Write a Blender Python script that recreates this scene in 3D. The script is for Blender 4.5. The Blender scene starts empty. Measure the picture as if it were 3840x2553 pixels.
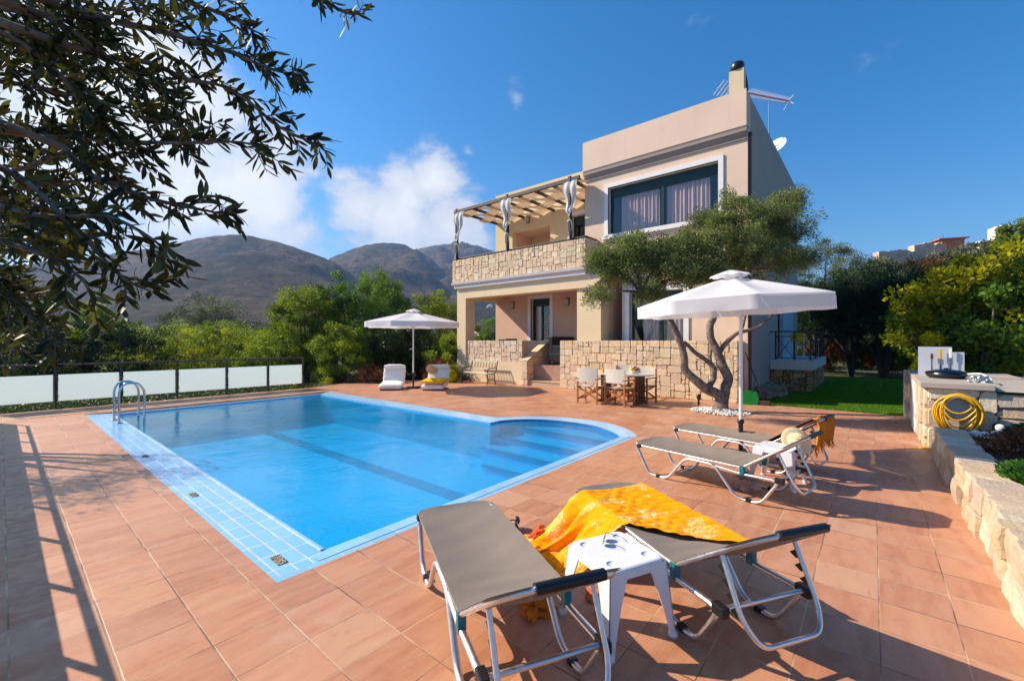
import bpy, bmesh, math, random
import numpy as np
from mathutils import Vector, Matrix, noise as mnoise
R = math.radians
scene = bpy.context.scene
col = scene.collection
# ------------------------------------------------------------ camera
cam = bpy.data.cameras.new('camera'); camo = bpy.data.objects.new('camera', cam); col.objects.link(camo)
camo.location = (0, 0, 1.6); camo.rotation_euler = (R(90), 0, R(-50))
cam.sensor_width = 36; cam.lens = 36*1612/3840; cam.clip_start = .05; cam.clip_end = 6000
scene.camera = camo
scene.view_settings.view_transform = 'Standard'; scene.view_settings.look = 'None'
scene.view_settings.exposure = 0.72; scene.view_settings.gamma = 1
# ------------------------------------------------------------ sun
SUN_H = Vector((-.40, .917, 0)).normalized(); SUN_EL = R(36)
sl = bpy.data.lights.new('sun', 'SUN'); sl.energy = 5.0; sl.angle = R(.53); sl.color = (1, .87, .69)
so = bpy.data.objects.new('sun', sl); col.objects.link(so)
sd = SUN_H*math.cos(SUN_EL)+Vector((0, 0, math.sin(SUN_EL)))
so.rotation_euler = sd.to_track_quat('Z', 'Y').to_euler(); so.location = sd*60
# ------------------------------------------------------------ sky with clouds
world = bpy.data.worlds.new('World'); scene.world = world; world.use_nodes = True
nt = world.node_tree; nt.nodes.clear(); L = nt.links.new
def N(t, **k):
    n = nt.nodes.new(t)
    for a, b in k.items(): setattr(n, a, b)
    return n
def wmath(op, a, b=None, c=None, clamp=False):
    n = N('ShaderNodeMath', operation=op); n.use_clamp = clamp
    for i, v in enumerate((a, b, c)):
        if v is None: continue
        if isinstance(v, (int, float)): n.inputs[i].default_value = v
        else: L(v, n.inputs[i])
    return n.outputs[0]
sky = N('ShaderNodeTexSky', sky_type='NISHITA', sun_disc=False)
sky.sun_elevation = SUN_EL; sky.sun_rotation = math.atan2(SUN_H.x, SUN_H.y)
sky.altitude = 300; sky.air_density = 1.0; sky.dust_density = .35; sky.ozone_density = 3.0
hs = N('ShaderNodeHueSaturation'); hs.inputs['Saturation'].default_value = 1.42; hs.inputs['Value'].default_value = 1.0
hs.inputs['Hue'].default_value = .497
L(sky.outputs[0], hs.inputs['Color'])
bg = N('ShaderNodeBackground'); bg.inputs[1].default_value = .11; L(hs.outputs[0], bg.inputs[0])
tc = N('ShaderNodeTexCoord')
def cdir(u, v):   # sky direction seen at a point of the photograph (2358 px wide)
    t = (u-1179)/990; e = (785-v)/990; c, s = math.cos(R(40)), math.sin(R(40))
    return Vector((c+t*s, s-t*c, e)).normalized()
nz = N('ShaderNodeTexNoise'); nz.inputs['Scale'].default_value = 5.5; nz.inputs['Detail'].default_value = 10; nz.inputs['Roughness'].default_value = .63
nz.inputs['Distortion'].default_value = .25
mp = N('ShaderNodeMapping'); mp.inputs['Scale'].default_value = (1, 1, 1.5); L(tc.outputs['Generated'], mp.inputs[0]); L(mp.outputs[0], nz.inputs['Vector'])
nz2 = N('ShaderNodeTexNoise'); nz2.inputs['Scale'].default_value = 14; nz2.inputs['Detail'].default_value = 8; L(mp.outputs[0], nz2.inputs['Vector'])
tot = None
for (u, v, r, w, sz) in [(935, 455, .12, .95, .9), (900, 510, .16, 1.1, 1.1), (1000, 415, .11, .95, .9), (1030, 520, .15, 1.0, 1.1), (830, 490, .14, 1.05, 1),
                     (560, 430, .20, 1.1, 1.0), (630, 485, .14, 1.05, 1.0), (430, 470, .22, 1.1, 1.0), (690, 530, .13, .9, 1.3),
                     (330, 250, .25, 1.1, .9), (120, 330, .35, 1.0, 1.0), (-200, 250, .5, 1.0, 1.0), (820, 400, .04, .4, 1), (470, 120, .16, .5, 1.0),
                     (1190, 235, .045, .62, .7), (1080, 350, .04, .5, 1), (900, 560, .22, .75, 2.0), (1950, 165, .08, .2, 1.0), (2380, 470, .16, .45, 3),
                     (-900, 300, .6, .9, 1.4), (-2600, 200, .5, .9, 1.2)]:
    d = cdir(u, v)
    vs = N('ShaderNodeVectorMath', operation='SUBTRACT'); L(tc.outputs['Generated'], vs.inputs[0]); vs.inputs[1].default_value = d
    vm = N('ShaderNodeVectorMath', operation='MULTIPLY'); L(vs.outputs[0], vm.inputs[0]); vm.inputs[1].default_value = (1, 1, sz)
    vl = N('ShaderNodeVectorMath', operation='LENGTH'); L(vm.outputs[0], vl.inputs[0])
    m = wmath('MULTIPLY', wmath('SUBTRACT', 1, wmath('DIVIDE', vl.outputs['Value'], r), clamp=True), w)
    tot = m if tot is None else wmath('MAXIMUM', tot, m)
dens = wmath('ADD', wmath('MULTIPLY', tot, 1.05), wmath('ADD', wmath('MULTIPLY', wmath('SUBTRACT', nz.outputs[0], .5), 1.7), wmath('MULTIPLY', wmath('SUBTRACT', nz2.outputs[0], .5), .35)))
mr = N('ShaderNodeMapRange', interpolation_type='SMOOTHSTEP'); L(dens, mr.inputs[0])
mr.inputs[1].default_value = .25; mr.inputs[2].default_value = .68; mr.inputs[4].default_value = .93
# haze glow low in the sky
sepx = N('ShaderNodeSeparateXYZ'); L(tc.outputs['Generated'], sepx.inputs[0])
mcol = N('ShaderNodeMix', data_type='RGBA'); L(nz.outputs[0], mcol.inputs[0]); mcol.inputs[6].default_value = (.52, .60, .74, 1); mcol.inputs[7].default_value = (1.0, .985, .97, 1)
nr = N('ShaderNodeMapRange'); L(dens, nr.inputs[0]); nr.inputs[1].default_value = .35; nr.inputs[2].default_value = 1.0; L(nr.outputs[0], mcol.inputs[0])
bg2 = N('ShaderNodeBackground'); L(mcol.outputs[2], bg2.inputs[0]); bg2.inputs[1].default_value = .66
ms = N('ShaderNodeMixShader'); L(mr.outputs[0], ms.inputs[0]); L(bg.outputs[0], ms.inputs[1]); L(bg2.outputs[0], ms.inputs[2])
wo = N('ShaderNodeOutputWorld'); L(ms.outputs[0], wo.inputs[0])

# ------------------------------------------------------------ helpers: naming
def tag(o, label=None, cat=None, group=None, kind=None):
    if label: o['label'] = label
    if cat: o['category'] = cat
    if group: o['group'] = group
    if kind: o['kind'] = kind
    return o
def empty(name, loc=(0, 0, 0), rz=0, label=None, cat=None, group=None):
    o = bpy.data.objects.new(name, None); col.objects.link(o); o.location = loc; o.rotation_euler = (0, 0, rz); o.empty_display_size = .1
    return tag(o, label, cat, group)
def link_mesh(name, me, parent=None):
    o = bpy.data.objects.new(name, me); col.objects.link(o)
    if parent: o.parent = parent
    return o
def copy_tree(o, parent=None):
    c = o.copy(); col.objects.link(c); c.parent = parent
    for ch in list(o.children): copy_tree(ch, c)
    return c
# ------------------------------------------------------------ helpers: geometry
class MB:
    def __init__(s, M=None): s.v = []; s.f = []; s.m = []; s.s = []; s.M = M; s.c = []
    def add(s, vs, fs, mi=0, smooth=False, color=None):
        o = len(s.v)
        for p in vs:
            p = Vector(p)
            if s.M: p = s.M @ p
            s.v.append(tuple(p))
        for f in fs: s.f.append([o+i for i in f]); s.m.append(mi); s.s.append(smooth); s.c.append(color)
        return s
    def box(s, a, b, mi=0, bev=0, color=None, M=None):
        x0, x1 = sorted((a[0], b[0])); y0, y1 = sorted((a[1], b[1])); z0, z1 = sorted((a[2], b[2]))
        if bev <= 0:
            vs = [(x0, y0, z0), (x1, y0, z0), (x1, y1, z0), (x0, y1, z0), (x0, y0, z1), (x1, y0, z1), (x1, y1, z1), (x0, y1, z1)]
            fs = [(3, 2, 1, 0), (4, 5, 6, 7), (0, 1, 5, 4), (1, 2, 6, 5), (2, 3, 7, 6), (3, 0, 4, 7)]
        else:
            bev = min(bev, (x1-x0)*.45, (y1-y0)*.45, (z1-z0)*.45)
            bm = bmesh.new(); bmesh.ops.create_cube(bm, size=1)
            for v in bm.verts: v.co = ((x0+x1)/2+v.co.x*(x1-x0), (y0+y1)/2+v.co.y*(y1-y0), (z0+z1)/2+v.co.z*(z1-z0))
            bmesh.ops.bevel(bm, geom=bm.edges[:], offset=bev, segments=2, profile=.6, affect='EDGES')
            bm.verts.index_update(); vs = [v.co.copy() for v in bm.verts]; fs = [[v.index for v in f.verts] for f in bm.faces]; bm.free()
        if M: vs = [M @ Vector(v) for v in vs]
        return s.add(vs, fs, mi, False, color)
    def beam(s, p, q, w, h, mi=0, up=(0, 0, 1), bev=0):   # rectangular bar from p to q
        p, q = Vector(p), Vector(q); d = q-p; l = d.length; x = d.normalized(); u = Vector(up)
        y = u.cross(x)
        if y.length < 1e-4: y = Vector((0, 1, 0)).cross(x)
        y.normalize(); z = x.cross(y)
        M = Matrix((x, y, z)).transposed().to_4x4(); M.translation = p
        return s.box((0, -w/2, -h/2), (l, w/2, h/2), mi, bev, M=M)
    def tube(s, pts, r, n=8, closed=False, mi=0, caps=True, squash=1, smooth=True):
        pts = [Vector(p) for p in pts]; k = len(pts); rs = r if isinstance(r, (list, tuple)) else [r]*k
        up = None; vs = []; fs = []
        for i, p in enumerate(pts):
            if closed: t = pts[(i+1) % k]-pts[i-1]
            else: t = pts[min(i+1, k-1)]-pts[max(i-1, 0)]
            if t.length < 1e-9: t = Vector((0, 0, 1))
            t.normalize()
            if up is None:
                up = Vector((0, 0, 1)) if abs(t.z) < .9 else Vector((1, 0, 0))
            a = (up - t*up.dot(t))
            if a.length < 1e-5: a = t.orthogonal()
            a.normalize(); b = t.cross(a); up = a
            for j in range(n):
                th = 2*math.pi*j/n
                vs.append(p+a*math.cos(th)*rs[i]+b*math.sin(th)*rs[i]*squash)
        for i in range(k if closed else k-1):
            for j in range(n):
                a0 = i*n+j; a1 = i*n+(j+1) % n; b0 = ((i+1) % k)*n+j; b1 = ((i+1) % k)*n+(j+1) % n
                fs.append((a0, a1, b1, b0))
        s.add(vs, fs, mi, smooth)
        if caps and not closed:
            s.add(vs[:n], [tuple(range(n))[::-1]], mi); s.add(vs[-n:], [tuple(range(n))], mi)
        return s
    def lathe(s, c, prof, n=24, mi=0, smooth=True, M=None):
        vs = []; fs = []; k = len(prof)
        for (r, z) in prof:
            for j in range(n):
                a = 2*math.pi*j/n; vs.append(Vector((c[0]+r*math.cos(a), c[1]+r*math.sin(a), c[2]+z)))
        for i in range(k-1):
            for j in range(n): fs.append((i*n+j, i*n+(j+1) % n, (i+1)*n+(j+1) % n, (i+1)*n+j))
        if M: vs = [M @ v for v in vs]
        return s.add(vs, fs, mi, smooth)
    def prism(s, poly, z0, z1, mi=0):      # poly xy, counter-clockwise
        n = len(poly)
        vs = [(x, y, z0) for x, y in poly]+[(x, y, z1) for x, y in poly]
        fs = [tuple(range(n))[::-1], tuple(range(n, 2*n))]+[(i, (i+1) % n, n+(i+1) % n, n+i) for i in range(n)]
        return s.add(vs, fs, mi)
    def grid(s, fn, nu, nv, mi=0, smooth=True):
        vs = [fn(i/nu, j/nv) for i in range(nu+1) for j in range(nv+1)]
        fs = [(i*(nv+1)+j, (i+1)*(nv+1)+j, (i+1)*(nv+1)+j+1, i*(nv+1)+j+1) for i in range(nu) for j in range(nv)]
        return s.add(vs, fs, mi, smooth)
    def build(s, name, mats, parent=None):
        me = bpy.data.meshes.new(name); me.from_pydata(s.v, [], s.f)
        if not isinstance(mats, (list, tuple)): mats = [mats]
        for m in mats: me.materials.append(m)
        me.polygons.foreach_set('material_index', s.m); me.polygons.foreach_set('use_smooth', s.s)
        if any(c is not None for c in s.c):
            a = me.color_attributes.new('tint', 'FLOAT_COLOR', 'CORNER'); buf = []
            for f, c in zip(s.f, s.c):
                c = c or (1, 1, 1, 1)
                buf.extend(list(c)*len(f))
            a.data.foreach_set('color', buf)
        me.update(); return link_mesh(name, me, parent)
def fillet(pts, r, n=4, closed=False):
    pts = [Vector(p) for p in pts]; out = []; k = len(pts)
    for i, p in enumerate(pts):
        if not closed and i in (0, k-1): out.append(p); continue
        a = pts[i-1]; b = pts[(i+1) % k]; da = a-p; db = b-p
        rr = min(r, da.length*.45, db.length*.45); p0 = p+da.normalized()*rr; p1 = p+db.normalized()*rr
        for j in range(n+1):
            t = j/n; out.append(p0*(1-t)**2+p*2*t*(1-t)+p1*t*t)
    return out
def spline(pts, per=6):
    pts = [Vector(p) for p in pts]; out = []
    P = [pts[0]*2-pts[1]]+pts+[pts[-1]*2-pts[-2]]
    for i in range(1, len(P)-2):
        p0, p1, p2, p3 = P[i-1:i+3]
        for j in range(per):
            t = j/per; out.append(.5*((2*p1)+(-p0+p2)*t+(2*p0-5*p1+4*p2-p3)*t*t+(-p0+3*p1-3*p2+p3)*t**3))
    out.append(pts[-1]); return out
# ------------------------------------------------------------ helpers: materials
def newmat(name):
    m = bpy.data.materials.new(name); m.use_nodes = True; t = m.node_tree; t.nodes.clear()
    o = t.nodes.new('ShaderNodeOutputMaterial'); b = t.nodes.new('ShaderNodeBsdfPrincipled'); t.links.new(b.outputs[0], o.inputs[0])
    return m, t, b, o
class G_:     # tiny node-graph helper
    def __init__(s, t): s.t = t
    def n(s, ty, **k):
        x = s.t.nodes.new(ty)
        for a, b in k.items(): setattr(x, a, b)
        return x
    def set(s, i, v):
        if hasattr(v, 'links') or hasattr(v, 'is_output'): s.t.links.new(v, i)
        else: i.default_value = v
    def math(s, op, a, b=0.0, clamp=False):
        x = s.n('ShaderNodeMath', operation=op); x.use_clamp = clamp; s.set(x.inputs[0], a); s.set(x.inputs[1], b); return x.outputs[0]
    def noise(s, vec, sc, det=4, rough=.55, dim='3D'):
        x = s.n('ShaderNodeTexNoise', noise_dimensions=dim); s.set(x.inputs['Scale'], sc); s.set(x.inputs['Detail'], det); s.set(x.inputs['Roughness'], rough)
        if vec is not None: s.set(x.inputs['Vector'], vec)
        return x.outputs[0]
    def mix(s, f, a, b, mode='MIX'):
        x = s.n('ShaderNodeMix', data_type='RGBA', blend_type=mode); s.set(x.inputs[0], f); s.set(x.inputs[6], a if not isinstance(a, tuple) else (*a, 1)[:4]); s.set(x.inputs[7], b if not isinstance(b, tuple) else (*b, 1)[:4]); return x.outputs[2]
    def ramp(s, v, a, b, lo=0., hi=1., smooth=False):
        x = s.n('ShaderNodeMapRange'); 
        if smooth: x.interpolation_type = 'SMOOTHSTEP'
        s.set(x.inputs[0], v); x.inputs[1].default_value = a; x.inputs[2].default_value = b; x.inputs[3].default_value = lo; x.inputs[4].default_value = hi; return x.outputs[0]
    def pos(s): return s.n('ShaderNodeNewGeometry').outputs['Position']
    def obj(s): return s.n('ShaderNodeTexCoord').outputs['Object']
    def scale(s, vec, sc):
        x = s.n('ShaderNodeVectorMath', operation='MULTIPLY'); s.set(x.inputs[0], vec); x.inputs[1].default_value = sc; return x.outputs[0]
    def sep(s, vec):
        x = s.n('ShaderNodeSeparateXYZ'); s.set(x.inputs[0], vec); return x.outputs
    def comb(s, a, b, c=0.0):
        x = s.n('ShaderNodeCombineXYZ'); s.set(x.inputs[0], a); s.set(x.inputs[1], b); s.set(x.inputs[2], c); return x.outputs[0]
    def bump(s, h, st=.3, dist=.01):
        x = s.n('ShaderNodeBump'); x.inputs['Strength'].default_value = st; x.inputs['Distance'].default_value = dist; s.set(x.inputs['Height'], h); return x.outputs[0]
def simple(name, c, rough=.6, metal=0, var=.12, vs=6., bump=0., bs=60., spec=.5, coat=0, wear=None):
    m, t, b, o = newmat(name); g = G_(t); p = g.obj()
    n = g.noise(p, vs, 5)
    a = tuple(max(0, x*(1-var)) for x in c); d = tuple(min(1, x*(1+var)) for x in c)
    cc = g.mix(g.ramp(n, .3, .7), a, d)
    if wear: cc = g.mix(g.ramp(g.noise(p, wear[1], 6, .7), wear[2], wear[2]+.08), cc, wear[0])
    t.links.new(cc, b.inputs['Base Color'])
    rr = g.ramp(g.noise(p, vs*2.3, 3), .2, .8, max(0, rough-.08), min(1, rough+.08)); t.links.new(rr, b.inputs['Roughness'])
    b.inputs['Metallic'].default_value = metal; b.inputs['Specular IOR Level'].default_value = spec; b.inputs['Coat Weight'].default_value = coat
    if bump: t.links.new(g.bump(g.noise(p, bs, 6, .6), bump, .004), b.inputs['Normal'])
    return m
def leafmat(name, c, c2, trans=.4, rough=.5, spec=.25, tfac=1.6):
    m = bpy.data.materials.new(name); m.use_nodes = True; t = m.node_tree; t.nodes.clear(); g = G_(t)
    o = g.n('ShaderNodeOutputMaterial'); at = g.n('ShaderNodeAttribute', attribute_name='tint')
    c0 = g.mix(g.sep(at.outputs['Vector'])[0], c, c2)
    val = g.n('ShaderNodeVectorMath', operation='SCALE'); g.set(val.inputs[0], c0); g.set(val.inputs[3], g.ramp(g.sep(at.outputs['Vector'])[1], 0, 1, .5, 1.5))
    b = g.n('ShaderNodeBsdfPrincipled'); g.set(b.inputs['Base Color'], val.outputs[0]); b.inputs['Roughness'].default_value = rough; b.inputs['Specular IOR Level'].default_value = spec
    tr = g.n('ShaderNodeBsdfTranslucent'); tcx = g.mix(1.0, val.outputs[0], (min(1, tfac), min(1, tfac*.95), .45), 'MULTIPLY'); g.set(tr.inputs[0], tcx)
    mx = g.n('ShaderNodeMixShader'); mx.inputs[0].default_value = trans; t.links.new(b.outputs[0], mx.inputs[1]); t.links.new(tr.outputs[0], mx.inputs[2]); t.links.new(mx.outputs[0], o.inputs[0])
    return m
# ------------------------------------------------------------ materials
def deck_mat():
    m, t, b, o = newmat('terracotta_tiles'); g = G_(t); p = g.pos(); x, y, z = g.sep(p)
    px, py = .345, .335
    u = g.math('DIVIDE', g.math('SUBTRACT', x, .03), px); v = g.math('DIVIDE', g.math('SUBTRACT', y, -.03), py)
    wob = g.math('MULTIPLY', g.math('SUBTRACT', g.noise(p, 3, 3), .5), .02)
    fu = g.math('ABSOLUTE', g.math('SUBTRACT', g.math('FRACT', g.math('ADD', u, wob)), .5)); fv = g.math('ABSOLUTE', g.math('SUBTRACT', g.math('FRACT', g.math('ADD', v, wob)), .5))
    gu = g.ramp(fu, .482, .492); gv = g.ramp(fv, .486, .494)
    idn = g.n('ShaderNodeTexWhiteNoise', noise_dimensions='2D'); g.set(idn.inputs['Vector'], g.comb(g.math('FLOOR', u), g.math('FLOOR', v)))
    rnd = idn.outputs['Value']
    tile = g.mix(rnd, (.44, .175, .085), (.59, .275, .15))
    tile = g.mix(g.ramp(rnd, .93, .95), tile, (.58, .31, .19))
    # cloudy fired-clay streaks running across each tile, shifted tile by tile
    sh = g.n('ShaderNodeVectorMath', operation='ADD'); g.set(sh.inputs[0], p); g.set(sh.inputs[1], g.comb(0., g.math('MULTIPLY', rnd, 9.), rnd))
    st = g.noise(g.scale(sh.outputs[0], (2.0, 9, 1)), 1.2, 6, .62)
    tile = g.mix(g.ramp(st, .42, .72, 0, .55), tile, (.64, .36, .21)); tile = g.mix(g.ramp(st, .30, .46, .6, 0), tile, (.40, .155, .085))
    mo = g.noise(p, .9, 5, .6); tile = g.mix(g.ramp(mo, .4, .7, 0, .45), tile, (.52, .29, .20))
    fine = g.noise(p, 160, 4, .7); tile = g.mix(g.ramp(fine, .3, .75, .12, 0), tile, (.22, .10, .06))
    gc = g.mix(g.ramp(g.noise(p, 2.2, 4), .4, .6), (.16, .085, .06), (.62, .42, .27))
    vis = g.ramp(g.noise(p, .8, 3), .35, .6, .75, 1); gm = g.math('MULTIPLY', g.math('MAXIMUM', gu, gv), vis)
    # small stains
    stn = g.ramp(g.noise(p, 5.5, 8, .7), .60, .74, 0, .6); tile = g.mix(stn, tile, (.28, .13, .085)); wet = g.ramp(g.noise(p, 1.3, 7, .7), .58, .66, 0, .28); tile = g.mix(wet, tile, (.62, .40, .30))
    # a few tiles picked at random are paler; grout goes on top
    cc = g.mix(gm, tile, gc)
    t.links.new(cc, b.inputs['Base Color']); t.links.new(g.ramp(g.noise(p, 12, 4), .3, .7, .34, .58), b.inputs['Roughness']); b.inputs['Specular IOR Level'].default_value = .35
    h = g.math('SUBTRACT', g.math('MULTIPLY', g.noise(p, 60, 6, .65), .35), g.math('MULTIPLY', gm, 1.0)); h = g.math('ADD', h, g.math('MULTIPLY', g.noise(g.scale(p, (1, 3, 1)), 22, 3), .35))
    t.links.new(g.bump(h, .35, .005), b.inputs['Normal'])
    return m
def pooltile_mat(name, c1, c2, px, py, ox=0., oy=0., w=.02, grout=(.55, .68, .76), rough=.18, axes='xy'):
    m, t, b, o = newmat(name); g = G_(t); p = g.pos(); s = g.sep(p); x = s['xyz'.index(axes[0])]; y = s['xyz'.index(axes[1])]
    u = g.math('DIVIDE', g.math('SUBTRACT', x, ox), px); v = g.math('DIVIDE', g.math('SUBTRACT', y, oy), py)
    fu = g.math('ABSOLUTE', g.math('SUBTRACT', g.math('FRACT', u), .5)); fv = g.math('ABSOLUTE', g.math('SUBTRACT', g.math('FRACT', v), .5))
    gm = g.math('MAXIMUM', g.ramp(fu, .5-w*.12/px*1.4, .5-w*.12/px), g.ramp(fv, .5-w*.12/py*1.4, .5-w*.12/py))
    idn = g.n('ShaderNodeTexWhiteNoise', noise_dimensions='2D'); g.set(idn.inputs['Vector'], g.comb(g.math('FLOOR', u), g.math('FLOOR', v)))
    cc = g.mix(idn.outputs['Value'], c1, c2); cc = g.mix(g.ramp(g.noise(p, 4, 6, .65), .55, .8, 0, .18), cc, (.50, .62, .68))
    gcol = g.mix(g.ramp(g.noise(p, 7, 3), .4, .6), grout, tuple(q*.8 for q in grout))
    t.links.new(g.mix(gm, cc, gcol), b.inputs['Base Color']); b.inputs['Roughness'].default_value = rough
    t.links.new(g.bump(g.math('SUBTRACT', g.math('MULTIPLY', g.noise(p, 30, 3), .3), gm), .4, .003), b.inputs['Normal'])
    return m
def stonemat(name, mult=1.0, mid=(.50, .36, .24), pale=(.66, .58, .48), rough=.85):
    m, t, b, o = newmat(name); g = G_(t); p = g.pos(); at = g.n('ShaderNodeAttribute', attribute_name='tint')
    n1 = g.noise(p, 9, 8, .68); n2 = g.noise(p, 45, 6, .7)
    c = g.mix(g.ramp(n1, .35, .65, 0, .5), at.outputs['Color'], mid)
    c = g.mix(g.ramp(n2, .55, .72, 0, .45), c, (.30, .21, .14))
    c = g.mix(g.ramp(g.noise(p, 3.1, 5), .55, .7, 0, .4), c, pale)
    sc = g.n('ShaderNodeVectorMath', operation='SCALE'); g.set(sc.inputs[0], c); sc.inputs[3].default_value = mult
    t.links.new(sc.outputs[0], b.inputs['Base Color']); b.inputs['Roughness'].default_value = rough; b.inputs['Specular IOR Level'].default_value = .2
    h = g.math('ADD', g.math('MULTIPLY', n1, 1.2), g.math('MULTIPLY', n2, .55)); t.links.new(g.bump(h, .9, .022), b.inputs['Normal'])
    return m
def plaster(name, c, streak=.0):
    m, t, b, o = newmat(name); g = G_(t); p = g.pos()
    n = g.noise(p, .8, 6, .6); cc = g.mix(g.ramp(n, .3, .7), tuple(x*.94 for x in c), tuple(min(1, x*1.05) for x in c))
    st = g.noise(g.scale(p, (6, 6, .5)), 1.0, 5, .6); cc = g.mix(g.ramp(st, .56, .8, 0, .32), cc, tuple(x*.74 for x in c))
    cc = g.mix(g.ramp(g.noise(p, 2.5, 7, .7), .62, .8, 0, .25), cc, tuple(min(1, x*1.12) for x in c))
    t.links.new(cc, b.inputs['Base Color']); b.inputs['Roughness'].default_value = .85; b.inputs['Specular IOR Level'].default_value = .2
    t.links.new(g.bump(g.noise(p, 140, 5, .6), .28, .003), b.inputs['Normal']); return m
def woodmat(name, c1, c2, axis=(1, 12, 12), rough=.5, sc=4.):
    m, t, b, o = newmat(name); g = G_(t); p = g.obj(); n = g.noise(g.scale(p, axis), sc, 6, .6)
    c = g.mix(g.ramp(n, .35, .65), c1, c2); t.links.new(c, b.inputs['Base Color']); b.inputs['Roughness'].default_value = rough
    t.links.new(g.bump(n, .25, .002), b.inputs['Normal']); return m
def metalmat(name, c, rough=.25, metal=1.):
    m, t, b, o = newmat(name); g = G_(t); p = g.obj(); t.links.new(g.mix(g.noise(p, 14, 4), tuple(x*.86 for x in c), c), b.inputs['Base Color'])
    b.inputs['Metallic'].default_value = metal; t.links.new(g.ramp(g.noise(p, 40, 4), .3, .7, max(.03, rough-.08), rough+.1), b.inputs['Roughness']); return m
def fabricmat(name, c, c2, sc=220., trans=0., bump=.3, weave=True, rough=.85):
    m, t, b, o = newmat(name); g = G_(t); p = g.obj()
    n = g.noise(p, 3, 5); cc = g.mix(g.ramp(n, .3, .7), c, c2)
    if weave:
        x, y, z = g.sep(p); w = g.math('MULTIPLY', g.math('SINE', g.math('MULTIPLY', x, sc*6)), g.math('SINE', g.math('MULTIPLY', g.math('ADD', y, z), sc*6)))
        cc = g.mix(g.ramp(w, -1, 1, 0, .25), cc, tuple(q*.6 for q in c))
    t.links.new(cc, b.inputs['Base Color']); b.inputs['Roughness'].default_value = rough; b.inputs['Specular IOR Level'].default_value = .2
    t.links.new(g.bump(g.noise(p, 26, 5, .6), bump, .006), b.inputs['Normal'])
    if trans:
        tr = g.n('ShaderNodeBsdfTranslucent'); t.links.new(cc, tr.inputs[0]); mx = g.n('ShaderNodeMixShader'); mx.inputs[0].default_value = trans
        t.links.new(b.outputs[0], mx.inputs[1]); t.links.new(tr.outputs[0], mx.inputs[2]); t.links.new(mx.outputs[0], o.inputs[0])
    return m
def glassmat(name, tint=(.86, .86, .86), fac=.35, rough=.02, dark=(.02, .025, .03), opaque=.75):
    # window pane: see-through tint under a mirror-like fresnel coat
    m = bpy.data.materials.new(name); m.use_nodes = True; m.use_transparent_shadow = True; t = m.node_tree; t.nodes.clear(); g = G_(t); o = g.n('ShaderNodeOutputMaterial')
    tr = g.n('ShaderNodeBsdfTransparent'); tr.inputs[0].default_value = (*tint, 1); gl = g.n('ShaderNodeBsdfGlossy'); gl.inputs['Roughness'].default_value = rough
    fr = g.n('ShaderNodeLayerWeight'); fr.inputs[0].default_value = .5; mx = g.n('ShaderNodeMixShader'); t.links.new(g.ramp(g.math('POWER', fr.outputs['Facing'], 5.), 0, 1, fac*.3, 1), mx.inputs[0])
    t.links.new(tr.outputs[0], mx.inputs[1]); t.links.new(gl.outputs[0], mx.inputs[2]); t.links.new(mx.outputs[0], o.inputs[0]); return m
def watermat():
    m = bpy.data.materials.new('pool_water'); m.use_nodes = True; m.use_transparent_shadow = True; t = m.node_tree; t.nodes.clear(); g = G_(t); o = g.n('ShaderNodeOutputMaterial'); p = g.pos()
    n1 = g.noise(g.scale(p, (1, 1, 1)), 3.0, 3, .5); n2 = g.noise(p, 11, 4, .6); n3 = g.noise(p, 34, 3, .6)
    calm = g.ramp(g.noise(p, .33, 3, .5), .40, .62, .25, 1.0, True)
    h = g.math('MULTIPLY', g.math('ADD', g.math('ADD', g.math('MULTIPLY', n1, .8), g.math('MULTIPLY', n2, .35)), g.math('MULTIPLY', n3, .12)), calm)
    bp = g.bump(h, .55, .055)
    tr = g.n('ShaderNodeBsdfTransparent'); tr.inputs[0].default_value = (.10, .86, .985, 1)
    gl = g.n('ShaderNodeBsdfGlossy'); gl.inputs['Roughness'].default_value = .03; t.links.new(bp, gl.inputs['Normal'])
    fr = g.n('ShaderNodeLayerWeight'); fr.inputs[0].default_value = .5; t.links.new(bp, fr.inputs['Normal'])
    df = g.n('ShaderNodeBsdfDiffuse'); df.inputs[0].default_value = (.0, .56, .86, 1); t.links.new(bp, df.inputs['Normal'])
    m0 = g.n('ShaderNodeMixShader'); g.set(m0.inputs[0], .26); t.links.new(tr.outputs[0], m0.inputs[1]); t.links.new(df.outputs[0], m0.inputs[2])
    mx = g.n('ShaderNodeMixShader'); t.links.new(g.ramp(g.math('POWER', fr.outputs['Facing'], 5.), 0, 1, .022, 1), mx.inputs[0]); t.links.new(m0.outputs[0], mx.inputs[1]); t.links.new(gl.outputs[0], mx.inputs[2])
    t.links.new(mx.outputs[0], o.inputs[0]); return m
def cloth_print(name, base, spot, dark, sc=5.):
    m, t, b, o = newmat(name); g = G_(t); uv = g.obj()
    n = g.noise(uv, sc, 6, .65); v = g.n('ShaderNodeTexVoronoi'); v.inputs['Scale'].default_value = sc*1.1; t.links.new(uv, v.inputs['Vector'])
    fl = g.math('MULTIPLY', g.ramp(g.noise(uv, sc*.55, 3), .52, .60), g.ramp(g.noise(uv, sc*7, 5, .7), .48, .56))
    c = g.mix(g.ramp(n, .35, .65), base, tuple(min(1, x*1.2) for x in base)); c = g.mix(g.math('MULTIPLY', fl, .85), c, spot)
    st = g.noise(g.scale(uv, (1, 5, 1)), sc*1.6, 6, .7); c = g.mix(g.ramp(st, .60, .70, 0, .85), c, dark)
    t.links.new(c, b.inputs['Base Color']); b.inputs['Roughness'].default_value = .9; b.inputs['Specular IOR Level'].default_value = .1
    t.links.new(g.bump(g.noise(uv, 14, 6, .65), .6, .012), b.inputs['Normal']); return m

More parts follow.
